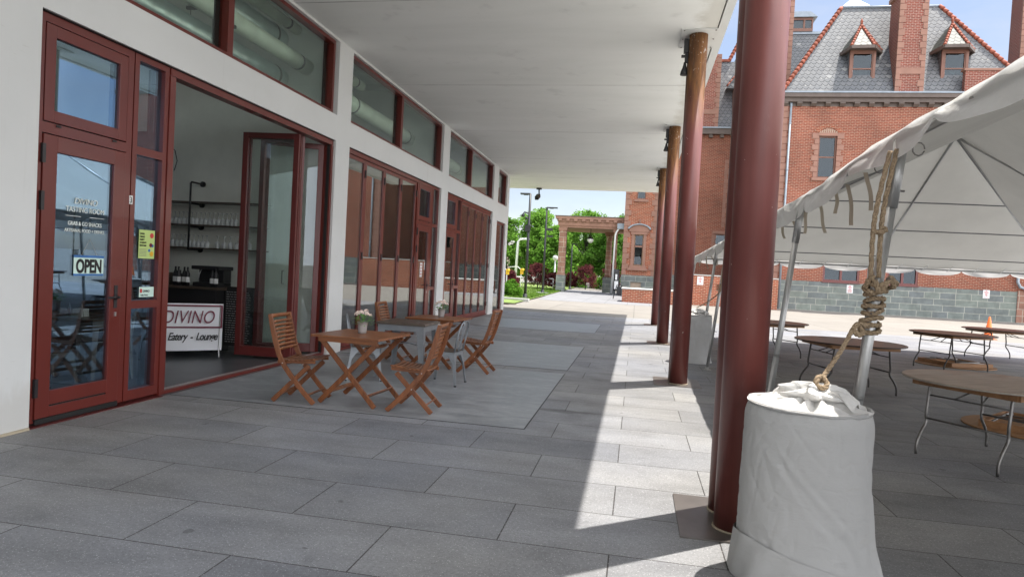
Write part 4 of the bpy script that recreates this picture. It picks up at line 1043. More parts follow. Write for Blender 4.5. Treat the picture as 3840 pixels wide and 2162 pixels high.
def flat_table(label, loc, rz):
    t = thing('upturned_table', (0, 0, 0), label, 'table', 'upturned folded tables on the ground')
    MB().lathe((0, 0, .0), [(.76, 0.002), (.765, .004), (.765, .02), (.76, .022)], 60).build('tabletop', 'plyo', t)
    for s_ in (-1, 1):
        MB().box(-.5, .5, s_ * .46 - .012, s_ * .46 + .012, .022, .10).build('apron', 'plyo', t); MB().box(s_ * .5 - .012, s_ * .5 + .012, -.448, .448, .022, .10).build('apron', 'plyo', t)
    for s_ in (-1, 1):
        MB().tube([(s_ * .42, -.36, .085), (s_ * .1, -.36, .10), (-s_ * .28, -.36, .115)], .0135, 8).tube([(s_ * .42, .36, .085), (s_ * .1, .36, .10), (-s_ * .28, .36, .115)], .0135, 8).tube([(s_ * .1, -.36, .11), (s_ * .1, .36, .11)], .010, 8).build('folded_legs', 'steel', t)
    t.location = loc; t.rotation_euler = (0, 0, rz); return t
ft_ = flat_table('upturned round table lying flat with folded legs beneath the dark standing table', (6.95, 16.0, 0), R(20))
dup(ft_, (4.75, 8.75, 0), R(50), 'upturned round table lying flat behind the nearest pale table')
# cone
t = thing('traffic_cone', (12.6, 26.6, 0), 'orange traffic cone standing behind the round tables', 'cone')
MB().lathe((12.6, 26.6, 0), [(.17, .03), (.155, .05), (.03, .80), (.022, .81)], 24).build('cone_body', 'orange', t); MB().box(12.6 - .2, 12.6 + .2, 26.4, 26.8, 0, .03).build('base', 'orange', t)

# ------------------------------------------------------------ interior of the cafe
def banner():
    a = Vector((-6.11, 9.04, 0)); d = Vector((-.745, -.667, 0)).normalized(); W = .83
    t = thing('cafe_banner', a, 'white banner with maroon framed title and black script on a low stand inside the cafe', 'banner')
    n = Vector((.667, -.745, 0)).normalized()
    l = a + d * W      # left end as seen
    xd = -d
    g = MB(); g.grid(lambda u, v: l + xd * (W * v) + Vector((0, 0, .11 + .70 * u)) + n * (.012 * math.sin(v * 5 + u * 2)), 6, 12); g.build('sheet', 'banner', t, recalc=False)
    def strip(s0, s1, z0, z1, m_='maroon'):
        g = MB(); p, q = l + xd * s0 + n * .016, l + xd * s1 + n * .016
        k = 8
        for i in range(k):
            A, B = p.lerp(q, i / k), p.lerp(q, (i + 1) / k)
            g.quad(A + Vector((0, 0, z0)), B + Vector((0, 0, z0)), B + Vector((0, 0, z1)), A + Vector((0, 0, z1)))
        g.build('border', m_, t, recalc=False)
    strip(0, W - .005, .765, .79); strip(0, W - .005, .445, .47); strip(W - .03, W - .005, .47, .765)
    text('DIVINO', .27, 'maroon', t, l + xd * .01 + n * .02 + Vector((0, 0, .52)), xd, shear=.25, sx=.735, name='title_lettering', spacing=1.02)
    text('-  Eatery  -  Lounge', .155, 'ink', t, l + xd * .012 + n * .02 + Vector((0, 0, .27)), xd, shear=.35, sx=.72, bold=.003, name='script_lettering', spacing=.88)
    for s_ in (.03, W - .04):
        p = l + xd * s_; MB().tube([p + Vector((0, 0, .80)), p + Vector((0, 0, .10)), p + n * .03 + Vector((0, 0, .05)), p + n * .05], .009, 8).build('stand_leg', 'sill', t)
banner()
t = thing('bar_counter', (-8, 9.4, 0), 'dark bar counter with wooden top running across the cafe interior', 'counter')
MB().box(-10.5, -6.45, 9.35, 9.85, .99, 1.03).build('worktop', 'darkwood', t); MB().box(-10.4, -6.5, 9.40, 9.80, .005, .99).build('body', 'blackp', t)
t = thing('chalkboard', (-6.1, 9.6, 0), 'black chalkboard menu with handwritten lines beside the banner', 'chalkboard')
MB().box(-6.49, -5.98, 9.62, 9.66, .1, 1.05).build('board', 'chalk', t)
g = MB(); r_ = random.Random(9)
for i in range(22):
    x = -6.45
    while x < -6.05:
        w_ = r_.uniform(.02, .07); g.box(x, min(x + w_, -6.02), 9.616, 9.6185, .16 + i * .038, .172 + i * .038); x += w_ + .015
g.build('chalk_writing', 'chalkw', t)
t = thing('coffee_machine', (-6.6, 9.6, 1.03), 'dark squat coffee machine standing on the bar counter', 'machine')
MB().box(-6.95, -6.5, 9.45, 9.8, 1.03, 1.10).box(-6.95, -6.5, 9.6, 9.8, 1.10, 1.30).box(-6.97, -6.48, 9.43, 9.82, 1.30, 1.36).build('body', 'blackp', t, bevel=.01)
MB().tube([(-6.8, 9.45, 1.30), (-6.8, 9.40, 1.22), (-6.8, 9.38, 1.12)], .008).build('spout', 'sill', t)
t = thing('storage_box', (-7.5, 9.6, 1.03), 'wooden box with bottles and a tumbler on the left part of the bar', 'box')
MB().box(-8.1, -7.45, 9.5, 9.8, 1.03, 1.22).build('body', 'darkwood', t, bevel=.01); MB().lathe((-7.3, 9.62, 1.03), [(.03, 0), (.03, .16), (.01, .2), (.01, .24)], 12).build('bottle', 'blackp', t)
fb = None
for i, x in enumerate((-6.52, -6.60, -7.02, -7.10, -7.18, -7.26)):
    if fb is None:
        fb = thing('wine_bottle', (0, 0, 0), 'dark wine bottle standing on the bar counter', 'bottle', 'dark bottles on the bar counter'); MB().lathe((0, 0, 0), [(.036, 0), (.037, .19), (.015, .25), (.014, .30)], 14).build('bottle_glass', 'blackp', fb); MB().lathe((0, 0, .06), [(.0375, 0), (.0375, .08)], 14, cap=False).build('paper_label', 'white', fb); fb.location = (x, 9.42, 1.03)
    else: dup(fb, (x, 9.42 + .03 * (i % 2), 1.03))
# wall shelves
t = thing('wall_shelf', (-7.5, 10.3, 2), 'three dark plank shelves on black pipe brackets holding rows of glasses', 'shelf')
for z in (2.435, 2.045, 1.655): MB().box(-9.6, -6.2, 10.08, 10.38, z - .022, z).build('plank', 'darkwood', t)
g = MB()
for x in (-7.52, -9.1):
    g.tube([(x, 10.41, 2.76), (x, 10.10, 2.76), (x, 10.08, 2.74), (x, 10.08, 1.62)], .017, 10)
    for z in (2.40, 2.01, 1.62): g.tube([(x, 10.08, z), (x, 10.41, z)], .016, 8)
    for z in (2.76, 2.40, 2.01, 1.62): g.tube([(x, 10.385, z), (x, 10.41, z)], .05, 14)
g.build('pipe_bracket', 'black', t)
def goblet(label, grp):
    t_ = thing('wine_glass', (0, 0, 0), label, 'glass', grp)
    MB().lathe((0, 0, 0), [(.032, 0), (.033, .004), (.006, .008), (.004, .09), (.02, .10), (.036, .125), (.04, .16), (.034, .21)], 14, cap=False).build('bowl', 'gglass', t_); return t_
def row(y, z, xs_, label, grp, flip=True):
    f = None
    for x in xs_:
        if f is None:
            f = goblet(label, grp); f.location = (x, y, z + (.212 if flip else 0)); f.rotation_euler = (math.pi if flip else 0, 0, 0)
        else:
            c = dup(f, (x, y, f.location.z)); c.rotation_euler = f.rotation_euler
row(10.2, 2.045, [-8.05 + .083 * k for k in range(17)], 'upside-down stemmed glass in the row on the middle shelf', 'glasses on the middle shelf')
row(10.2, 1.655, [-8.25 + .083 * k for k in range(13)], 'upside-down stemmed glass in the close row at the left of the bottom shelf', 'glasses left on the bottom shelf')
row(10.2, 1.655, [-7.05 + .12 * k for k in range(6)], 'upside-down stemmed glass in the loose row at the right of the bottom shelf', 'glasses right on the bottom shelf')
for k in range(3):
    t_ = thing('blue_tumbler', (-8.42 + .11 * k, 10.2, 2.045), 'blue tumbler at the left end of the middle shelf', 'glass', 'blue tumblers on the middle shelf')
    MB().lathe((-8.42 + .11 * k, 10.2, 2.045), [(.035, 0), (.045, .13), (.041, .13), (.032, .01)], 14, cap=False).build('cup', 'bglass', t_)
t = thing('wall_cable', (-8.0, 10.35, 3.3), 'loose dark cable curving out of the cafe wall above the shelves', 'cable')
MB().tube([(-8.35, 10.40, 3.42), (-8.2, 10.36, 3.43), (-8.05, 10.34, 3.33), (-8.0, 10.34, 3.15), (-8.05, 10.34, 2.98)], .008, 6).build('cord', 'blackp', t)
t = thing('cupboard_handle', (-6.4, 10.3, 1.2), 'black bar handles of the pale cupboard beside the folding doors', 'handle')
for x in (-6.35, -5.9): MB().tube([(x, 10.38, 1.12), (x, 10.32, 1.12), (x, 10.32, 1.34), (x, 10.38, 1.34)], .010, 8).build('bar', 'black', t)
# tables and chairs behind the glass door
dup(mt_, (-6.15, 6.55, 0.005), R(5), 'metal cafe table standing inside behind the glass door')
for loc, rz, lb in (((-6.0, 5.85, .005), 80, 'metal chair inside, nearest behind the glass door'), ((-6.85, 6.4, .005), 10, 'metal chair inside, farther back behind the glass door'),
                    ((-6.1, 7.25, .005), -85, 'metal chair inside, behind the narrow side window')):
    dup(mc, loc, R(rz), lb)
t = thing('napkin_caddy', (-6.15, 6.45, .77), 'white napkin holder with wire sides on the inside table', 'caddy')
MB().box(-6.2, -6.08, 6.4, 6.5, .77, .86).build('napkins', 'white', t)
for dx in (-.08, .08): MB().tube([(-6.14 + dx - .03, 6.38, .77), (-6.14 + dx, 6.38, .92), (-6.14 + dx + .03, 6.38, .77)], .004, 5).build('wire', 'sill', t)

# ducts seen through the high windows
grp = 'air ducts under the cafe ceiling'
def duct(x, z, r_, y0, y1, m_, label, bend=False):
    t = thing('air_duct', (x, y0, z), label, 'duct', grp)
    if m_ == 'duct': MB().tube([(x, y0, z), (x, y1 - .02, z)], r_, 24).build('pipe', m_, t)
    else:
        n = int((y1 - y0) / .05); MB().tube([(x, y0 + i * .05, z) for i in range(n)], [r_ * (1.0 if i % 5 else 1.025) for i in range(n)], 24).build('pipe', m_, t)
    g = MB()
    for y in (y0 + 2.1, y1 - .35): g.tube([(x, y, z), (x, y + .05, z)], r_ * 1.04, 24)
    g.build('collar', 'rail', t)
    g = MB()
    for y in (6.4, 8.1):
        if y0 < y < y1: g.tube([(x - r_, y, z - r_ * 1.0), (x - r_, y, 5.99)], .005, 5); g.tube([(x + r_, y, z - r_), (x + r_, y, 5.99)], .005, 5); g.box(x - r_ - .03, x + r_ + .03, y - .02, y + .02, z - r_ - .045, z - r_ - .005)
    g.build('hanger', 'steel', t); return t
duct(-5.74, 5.33, .085, 4.2, 10.2, 'duct', 'thin pale duct, highest behind the first high windows')
duct(-5.98, 5.10, .20, 4.2, 10.05, 'ductm', 'shiny spiral duct just below the thin pale one')
duct(-5.62, 4.76, .125, 4.2, 10.35, 'duct', 'thick pale duct in the middle behind the first high windows')
duct(-5.98, 4.50, .17, 4.2, 10.2, 'ductm', 'shiny spiral duct lowest behind the first high windows')
duct(-6.0, 5.3, .10, 10.62, 13.4, 'duct', 'thin pale duct behind the second pair of high windows')
duct(-5.9, 4.75, .17, 10.62, 16.2, 'duct', 'thick pale duct behind the second pair of high windows')
duct(-6.3, 5.05, .2, 10.62, 13.3, 'ductm', 'shiny duct behind the second pair of high windows')
duct(-6.2, 4.9, .18, 16.5, 22.0, 'duct', 'pale duct behind the third pair of high windows')

# security camera under canopy
t = thing('security_camera', (-4.3, 28.2, 5.14), 'small black security camera hanging from the far edge of the canopy', 'camera')
MB().lathe((-4.3, 28.2, 5.08), [(.12, 0), (.12, .059)], 12).build('mount', 'blackp', t); MB().tube([(-4.3, 28.2, 5.08), (-4.28, 28.15, 4.85)], .03, 8).build('arm', 'blackp', t)
MB().bar((-4.30, 28.2, 4.82), (-4.34, 27.85, 4.66), .16, .16).build('body', 'blackp', t, bevel=.02)

# ------------------------------------------------------------ brick station building
bb = thing('brick_station', (12, 50, 0), 'large old red brick building with slate roofs, dormers, chimneys, corner tower and columned porch', 'building')
def bx(name, m_, *bs, parent=None, bevel=0):
    g = MB()
    for b in bs: g.box(*b)
    return g.build(name, m_, parent or bb, bevel=bevel)
def quoins(x0, x1, y0, z0, z1, d=.06, h=.42, jit=.16, parent=None, name='quoin', m_='browns', side=1):
    """alternating long and short corner stones, thin mortar gaps"""
    g = MB(); z = z0; k = 0
    while z < z1 - .1:
        e = jit if k % 2 else 0
        a, b = (x0, x1 + e) if side > 0 else (x0 - e, x1)
        g.box(a, b, y0 - d, y0 + .1, z + .014, min(z + h, z1) - .014); z += h; k += 1
    return g.build(name, m_, parent or bb)
YM = 46.0
bx('main_wall', 'brick', (8.7, 11.13, YM, YM + .3, 1.9, 13.45), (12.23, 30, YM, YM + .3, 3.62, 13.45), (11.13, 12.23, YM, YM + .3, 3.62, 8.62), (11.13, 12.23, YM, YM + .3, 11.32, 13.45),
   (8.7, 11.9, YM + .001, YM + .3, 1.9, 3.62), (14.1, 15.75, YM, YM + .3, 1.9, 3.62), (17.55, 30, YM, YM + .3, 1.9, 3.62), (8.7, 9.0, YM + .3, 58, 0, 13.45), (8.71, 30, 57.7, 58, 0, 13.45))
bx('stone_base', 'bluestone', (8.64, 23.2, YM - .06, YM + .3, -.02, 1.9))
bx('stone_base', 'brown', (23.2, 31, YM - .1, YM + .3, -.02, 1.98))
bx('dark_room_sheet', 'darkroom', (9, 30, YM + 1.2, YM + 1.25, 0, 13.4))  # upright dark sheet added as the unlit rooms behind the station windows
quoins(8.63, 9.12, YM, 1.95, 13.3)
g = MB()
z = 1.95
while z < 13.2: g.box(8.60, 8.70, YM - .05, YM + (.55 if int(z * 2.4) % 2 else .38), z + .014, z + .406); z += .42
g.build('quoin', 'browns', bb)
# cornice
bx('cornice', 'cornice', (8.25, 31, YM - .45, YM, 13.72, 13.98), (8.4, 31, YM - .28, YM, 13.45, 13.72), (8.25, 8.7, YM, 58, 13.45, 13.98)); bx('gutter', 'lead', (8.2, 31, YM - .5, YM + .2, 13.98, 14.07))
for k in range(18):
    x = 8.75 + .865 * k
    g = MB(); g.prism([(YM, 13.20), (YM - .10, 13.20), (YM - .26, 13.36), (YM - .26, 13.45), (YM, 13.45)], 0, x, x + .32); g.box(x + .32, x + .865, YM - .03, YM, 13.22, 13.45); g.build('bracket', 'cornice', bb)
# downpipes
g = MB().tube([(9.27, YM - .14, 0), (9.27, YM - .14, 13.4)], .07, 12)
for z in (3, 6, 9, 12): g.lathe((9.27, YM - .14, z), [(.085, 0), (.085, .12)], 12)
g.build('downpipe', 'pipe', bb)
MB().tube([(23.1, YM - .2, 6), (23.1, YM - .2, 2.5), (23.25, YM - .2, 2.2), (23.7, YM - .2, 2.05), (25, YM - .2, 2.0)], .09, 12).build('downpipe', 'pipe', bb)
# windows
def win(x0, x1, z0, z1, y, fm='frameb', t=.09, mid=True, gl='glassf', back=.35, parent=None):
    g = MB(); g.box(x0, x0 + t, y, y + .12, z0, z1); g.box(x1 - t, x1, y, y + .12, z0, z1); g.box(x0 + t, x1 - t, y, y + .12, z1 - t, z1); g.box(x0 + t, x1 - t, y, y + .12, z0, z0 + t)
    if mid: zm = (z0 + z1) / 2; g.box(x0 + t, x1 - t, y + .02, y + .10, zm - .04, zm + .04)
    f = g.build('window', fm, parent or bb)
    p = MB().box(x0 + t, x1 - t, y + .06, y + .07, z0 + t, z1 - t).build('pane', gl, f)
    MB().box(x0 + .01, x1 - .01, y + .3, y + .34, z0, z1).build('dark_room_back', 'darkroom', f)  # dark sheet behind the pane imitates an unlit room
    return f
win(11.13, 12.23, 8.62, 11.32, YM + .10)
quoins(10.88, 11.125, YM, 8.62, 11.5, .04, .36, .0, name='window_surround'); quoins(12.235, 12.48, YM, 8.62, 11.5, .04, .36, .0, name='window_surround')
g = MB(); z = 8.98
while z < 11.3: g.box(10.72, 10.88, YM - .04, YM + .05, z + .014, z + .346); g.box(12.48, 12.64, YM - .04, YM + .05, z + .014, z + .346); z += .72
g.build('window_surround', 'browns', bb)
bx('sill', 'browns', (10.8, 12.56, YM - .12, YM + .1, 8.44, 8.615)); bx('lintel', 'browns', (11.10, 12.26, YM - .05, YM + .08, 11.32, 11.52))
g = MB(); cx, cz, n = 11.68, 11.36, 26      # brick arch
for i in range(n):
    a = R(22) + (R(136)) * i / n; b = a + R(136) / n * .82
    def P(t_, r_): return (cx + r_ * math.cos(t_), cz + r_ * .80 * math.sin(t_))
    g.prism([P(a, .62), P(a, .92), P(b, .92), P(b, .62)], 1, YM - .03, YM + .02)
g.build('brick_arch', 'bricko', bb)
g = MB()
for i in range(9): g.box(11.18 + i * .12, 11.24 + i * .12, YM - .012, YM + .01, 11.53, 11.56 + .24 * math.sin(math.pi * (i + .7) / 9.4))
g.build('arch_lattice', 'tan', bb)
for x0, x1 in ((11.9, 14.1), (15.75, 17.55)):
    xm = (x0 + x1) / 2
    g = MB(); t_ = .12; y = YM + .02
    g.box(x0, x0 + t_, y, y + .15, 1.95, 3.6); g.box(x1 - t_, x1, y, y + .15, 1.95, 3.6); g.box(xm - .07, xm + .07, y, y + .15, 1.95, 3.6); g.box(x0 + t_, xm - .07, y, y + .15, 1.95, 2.07); g.box(xm + .07, x1 - t_, y, y + .15, 1.95, 2.07); g.box(x0 + t_, xm - .07, y, y + .15, 3.48, 3.6); g.box(xm + .07, x1 - t_, y, y + .15, 3.48, 3.6)
    f = g.build('window', 'red', bb); MB().box(x0 + t_, xm - .07, y + .08, y + .09, 2.07, 3.48).box(xm + .07, x1 - t_, y + .08, y + .09, 2.07, 3.48).build('pane', 'glassf', f)
    MB().box(x0 - .05, x1 + .05, YM - .12, YM + .02, 1.87, 1.948).build('sill', 'red', f)
# main mansard roof
A = Vector((8.6, YM - .05, 14.07)); B = Vector((23.6, YM - .05, 14.07)); Ct = Vector((18.85, 49, 20.7)); Dt = Vector((12.75, 49, 20.7))
A2 = Vector((8.6, 58, 14.07)); B2 = Vector((23.6, 58, 14.07)); C2 = Vector((18.85, 55, 20.7)); D2 = Vector((12.75, 55, 20.7))
g = MB(); g.quad(A, B, Ct, Dt); g.quad(A2, A, Dt, D2); g.quad(B, B2, C2, Ct); g.quad(B2, A2, D2, C2); g.quad(Dt, Ct, C2, D2)
rf = g.build('roof', 'slate', bb)
def hiptiles(a, b, r_=.12, parent=None, step=.34, m_='hip'):
    a, b = Vector(a), Vector(b); L_ = (b - a).length; n = int(L_ / step); g = MB(); d = (b - a) / n
    for i in range(n): g.tube([a + d * i, a + d * (i + 1.05)], [r_ * 1.2, r_ * .8], 8)
    return g.build('hip_tiles', m_, parent or rf)
hiptiles(A, Dt, .14); hiptiles(B, Ct, .14); MB().tube([Dt, Ct], .09, 8).build('ridge_flashing', 'lead', rf)
# skylight lantern on top
MB().lathe((0, 0, 0), [(1.3, 0), (.05, .95)], 4, smooth=False).xf(Matrix.Translation((14.3, 52, 21.6)) @ Matrix.Rotation(R(45), 4, 'Z')).build('skylight', 'white', rf)
MB().box(13.3, 15.3, 51, 53, 20.7, 21.6).build('skylight_curb', 'lead', rf)
# chimneys
def chimney(x0, x1, y0, y1, z0, z1, band=None):
    g = MB(); g.box(x0, x1, y0, y1, z0, z1); c = g.build('chimney', 'brickc', bb)
    for side, xa, xb in ((1, x0 - .03, x0 + .22), (-1, x1 - .22, x1 + .03)):
        quoins(xa, xb, y0, z0, z1, .04, .40, .13, c, 'quoin', 'browns', side)
    if band: MB().box(x0 - .02, x1 + .02, y0 - .05, y0 + .1, *band).build('stone_band', 'browns', c)
    return c
c = chimney(15.42, 17.03, YM - .1, YM + 1.6, 14.07, 20.3, (15.25, 15.65))
MB().box(15.30, 17.15, YM - .18, YM + 1.7, 20.3, 20.55).build('chimney_cap', 'browns', c); MB().box(15.35, 16.2, YM, YM + 1.5, 20.55, 21.6).build('flue', 'lead', c); MB().box(16.5, 17.1, YM, YM + 1.5, 20.55, 22.2).build('flue', 'brickc', c)
chimney(8.0, 9.88, 50, 51.4, 12, 23.5); chimney(24.35, 26, 50, 51.5, 13, 24)
c = chimney(4.0, 5.74, 55.7, 57, 13.9, 19.8, (15.0, 15.4)); MB().box(4.6, 5.2, 55.9, 56.8, 19.8, 21.6).build('flue', 'brickc', c)
# dormers
def dormer(x0, x1, z0, z1):
    xc = (x0 + x1) / 2; yf = 46.45
    g = MB(); t_ = .16
    g.box(x0, x0 + t_, yf, yf + .15, z0, z1); g.box(x1 - t_, x1, yf, yf + .15, z0, z1); g.box(x0 + t_, x1 - t_, yf, yf + .15, z1 - .2, z1); g.box(x0 - .06, x1 + .06, yf - .08, yf + .15, z0 - .1, z0)
    d = g.build('dormer', 'frameb', bb)
    g = MB(); g.prism([(yf + .15, z0 + .0), (yf + .15, z1), (yf + 2.2, z1), (yf + 1.2, z0)], 0, x0 + .01, x0 + .1); g.prism([(yf + .15, z0), (yf + .15, z1), (yf + 2.2, z1), (yf + 1.2, z0)], 0, x1 - .1, x1 - .01); g.build('cheek', 'slate', d)
    win(x0 + t_, x1 - t_, z0, z1 - .2, yf + .04, 'frameb', .07, parent=None)
    e = .42; ze = z1 + .02
    P = [Vector((x0 - e * 1.1, yf + 1.3, ze)), Vector((x0 - e * .25, yf - .55, ze + .05)), Vector((x1 - e * .75, yf - .62, ze + .05)), Vector((x1 + e * 1.0, yf + .35, ze)), Vector((x1 + e * .9, yf + 1.6, ze))]
    ap = Vector((xc + .0, yf + .75, z1 + 1.85)); bk = Vector((xc, yf + 2.6, z1 + 1.75))
    g = MB()
    for i in range(4): g.b.faces.new([g.v(P[i]), g.v(P[i + 1]), g.v(ap)])
    g.b.faces.new([g.v(P[0]), g.v(ap), g.v(bk)]); g.b.faces.new([g.v(P[4]), g.v(bk), g.v(ap)])
    g.build('dormer_roof', 'slated', d, recalc=False)
    g = MB()
    for i in range(4): g.bar(P[i] - Vector((0, 0, .08)), P[i + 1] - Vector((0, 0, .08)), .12, .2)
    g.b.faces.new([g.v(p - Vector((0, 0, .1))) for p in P]); g.build('eave', 'cornice', d)
    for i in (1, 2, 3): hiptiles(P[i], ap, .09, d, .26)
    MB().lathe(ap, [(.10, -.1), (.07, .12), (.1, .2), (.02, .42)], 8).build('finial', 'hip', d)
dormer(12.80, 14.36, 14.75, 17.0); dormer(18.22, 19.76, 14.75, 17.0)
# right projecting block with parapet
bx('parapet_block', 'brickc', (19.3, 31, YM - .35, YM + .0, 3.7, 15.4)); bx('parapet_cap', 'browns', (19.2, 31, YM - .42, YM + .1, 15.4, 15.52))
# wing behind
bx('wing_wall', 'brick', (1.5, 6.10, 56, 56.3, 1.9, 13.4), (7.2, 8.69, 56, 56.3, 1.9, 13.4), (6.10, 7.2, 56, 56.3, 5.4, 13.4), (6.10, 7.2, 56, 56.3, 1.9, 3.2)); bx('stone_base', 'bluestone', (1.5, 8.69, 55.94, 56.3, 0, 1.9))
win(6.1, 7.2, 3.2, 5.4, 56.1); quoins(5.85, 6.1, 56, 3.2, 5.5, .04, .36, .1, name='window_surround'); bx('lintel', 'browns', (5.9, 7.4, 55.9, 56.1, 5.4, 5.65)); quoins(6.55, 6.78, 56, 5.9, 11.4, .05, .4, .12)
bx('cornice', 'cornice', (1.2, 8.24, 55.6, 56, 13.4, 13.85)); bx('gutter', 'lead', (1.2, 8.2, 55.5, 56.2, 13.85, 13.95))
for k in range(8): bx('bracket', 'cornice', (1.7 + k * .86, 2.0 + k * .86, 55.72, 56, 13.15, 13.4))
g = MB(); g.quad((1.2, 55.9, 13.95), (9.5, 55.9, 13.95), (9.5, 59.0, 21.5), (1.2, 59.0, 21.5)) if False else None
g.quad((1.2, 55.9, 13.95), (8.6, 55.9, 13.95), (8.6, 58.0, 19.9), (1.2, 58.0, 19.9)); g.quad((6.7, 58.05, 19.0), (9.9, 58.05, 19.0), (9.9, 60, 25.5), (9.0, 60, 25.5))
wr = g.build('wing_roof', 'slate', bb); hiptiles((6.6, 58.0, 20.0), (9.0, 60, 25.4), .14, wr); MB().box(5.9, 6.7, 57.9, 58.3, 19.9, 20.1).build('ridge_flashing', 'hip', wr)
d = bx('dormer', 'frameb', (6.9, 7.9, 56.2, 57.5, 14.7, 17.2)); hiptiles((6.4, 56.2, 17.4), (7.4, 57, 18.9), .1, d); MB().prism([(6.3, 17.2), (8.5, 17.2), (7.4, 18.8)], 1, 56.1, 57.6).build('dormer_roof', 'slate', d)
# rear wing roof with cupola
g = MB(); g.quad((9.9, 58.1, 15), (16, 58.1, 15), (16, 60.4, 23.0), (9.9, 60.4, 23.0)); g.build('rear_roof', 'slate', bb); bx('ridge_flashing', 'lead', (9.8, 16, 60.3, 60.6, 22.95, 23.15))
cu = bx('cupola', 'frameb', (11.6, 13.5, 60.2, 60.35, 23.15, 23.4), (11.6, 13.5, 60.2, 60.35, 24.1, 24.3), (11.6, 11.75, 60.2, 60.35, 23.4, 24.1), (12.72, 12.86, 60.2, 60.35, 23.4, 24.1), (13.38, 13.5, 60.2, 60.35, 23.4, 24.1), (11.62, 13.48, 60.5, 62, 23.15, 24.3))
MB().box(11.75, 13.38, 60.27, 60.29, 23.4, 24.1).build('pane', 'glassf', cu); MB().prism([(11.3, 24.3), (13.8, 24.3), (13.2, 24.75), (11.9, 24.75)], 1, 60, 62).build('cupola_roof', 'lead', cu)
# corner tower
bx('tower_wall', 'bricko', (-1.15, -.30, 55, 55.3, 1.7, 12), (.42, 1.5, 55, 55.3, 1.7, 12), (-.30, .42, 55, 55.3, 1.7, 2.5), (-.30, .42, 55, 55.3, 5.02, 7.9), (-.3, .42, 55, 55.3, 9.6, 12), (-1.15, -.85, 55.3, 60, 0, 12), (1.2, 1.5, 55.3, 56, 0, 12))
bx('stone_base', 'bluestone', (-1.22, -.42, 54.94, 55.3, 0, 1.7), (.43, 1.56, 54.94, 55.3, 0, 1.7), (-.42, .43, 54.94, 55.3, 1.14, 1.7)); bx('basement_window', 'tan', (-.42, .43, 55.1, 55.15, 0, 1.14))
quoins(-1.2, -.87, 55, 1.7, 12, .06, .44, .2, side=1); quoins(1.15, 1.55, 55, 1.7, 12, .06, .44, .2, side=-1)
f = win(-.29, .41, 2.53, 5.0, 55.1, 'browns', .06, mid=False); MB().box(-.23, .35, 55.05, 55.14, 4.0, 4.12).build('transom', 'browns', f)
win(-.3, .42, 7.9, 9.6, 55.1); bx('sill', 'browns', (-.5, .62, 54.85, 55.1, 7.68, 7.9))
bx('window_surround', 'browns', (-.52, -.30, 54.9, 55.05, 2.5, 5.02), (.42, .64, 54.9, 55.05, 2.5, 5.02), (-.62, .74, 54.86, 55.05, 2.3, 2.5), (-.6, .72, 54.86, 55.05, 5.02, 5.24), (-.75, .87, 54.8, 55.05, 2.1, 2.3))
g = MB(); n = 16
for i in range(n):
    a0, a1 = R(18) + R(144) * i / n, R(18) + R(144) * (i + 1) / n
    def P(t_, r_): return (.06 + r_ * math.cos(t_), 5.28 + r_ * .62 * math.sin(t_))
    g.prism([P(a0, .86), P(a0, 1.0), P(a1, 1.0), P(a1, .86)], 1, 54.68, 55.0)
g.build('pediment_lead', 'lead', bb)
g = MB(); g.prism([(.06 + .85 * math.cos(R(18 + 144 * i / 10)), 5.28 + .52 * math.sin(R(18 + 144 * i / 10))) for i in range(11)] + [(-.75, 5.24), (.87, 5.24)], 1, 54.82, 55.0); g.build('pediment', 'browns', bb)
MB().lathe((.06, 54.8, 5.86), [(.1, 0), (.06, .15), (.09, .25), (.02, .45)], 8).build('finial', 'browns', bb)
# portico
po = bx('portico', 'browns', (-6.75, -1.16, 56, 62, 5.62, 5.95), (-6.62, -1.16, 56.1, 62, 5.45, 5.62))
MB().box(-6.95, -1.17, 55.75, 62.2, 6.15, 6.36).box(-6.82, -1.17, 55.9, 62.1, 5.95, 6.15).build('portico_cornice', 'browns', po); MB().box(-7.0, -1.18, 55.7, 62.2, 6.36, 6.42).build('portico_roof', 'cornice', po)
for k in range(9): MB().box(-6.7 + k * .66, -6.42 + k * .66, 55.74, 55.895, 5.97, 6.145).build('modillion', 'browns', po)
def pier(x0, x1, y0, y1, zb=1.4):
    p = MB().box(x0, x1, y0, y1, zb, 5.45).build('portico_pier', 'brown', po); MB().box(x0 - .07, x1 + .07, y0 - .07, y1 + .07, 0, zb).build('pier_base', 'bluestone', p)
    MB().box(x0 - .06, x1 + .06, y0 - .06, y1 + .06, 5.2, 5.44).box(x0 - .04, x1 + .04, y0 - .04, y1 + .04, zb, zb + .15).build('capital', 'browns', p)
pier(-6.62, -6.02, 56.2, 56.8)
pier(-2.02, -1.7, 56.2, 56.5)
p = MB().lathe((-2.55, 60.6, 1.4), [(.30, 0), (.27, .3), (.26, 3.2), (.3, 3.6), (.34, 3.8)], 20).build('portico_column', 'brown', po); MB().box(-2.95, -2.15, 60.2, 61.0, 0, 1.4).build('pier_base', 'bluestone', p); MB().box(-2.95, -2.15, 60.2, 61.0, 5.2, 5.45).build('capital', 'browns', p)
t = thing('porch_lantern', (-4.05, 57.5, 4.8), 'round white globe lantern hanging under the porch roof', 'lantern')
MB().sphere((-4.05, 57.5, 4.55), .27, 14).build('globe', 'globe', t); MB().lathe((-4.05, 57.5, 4.62), [(.3, 0), (.28, .06), (.1, .2), (.03, .25), (.03, .82)], 12).build('cap', 'black', t)
t = thing('white_downspout', (-1.95, 55.9, 0), 'white downspout dropping from the porch roof beside the tower', 'pipe')
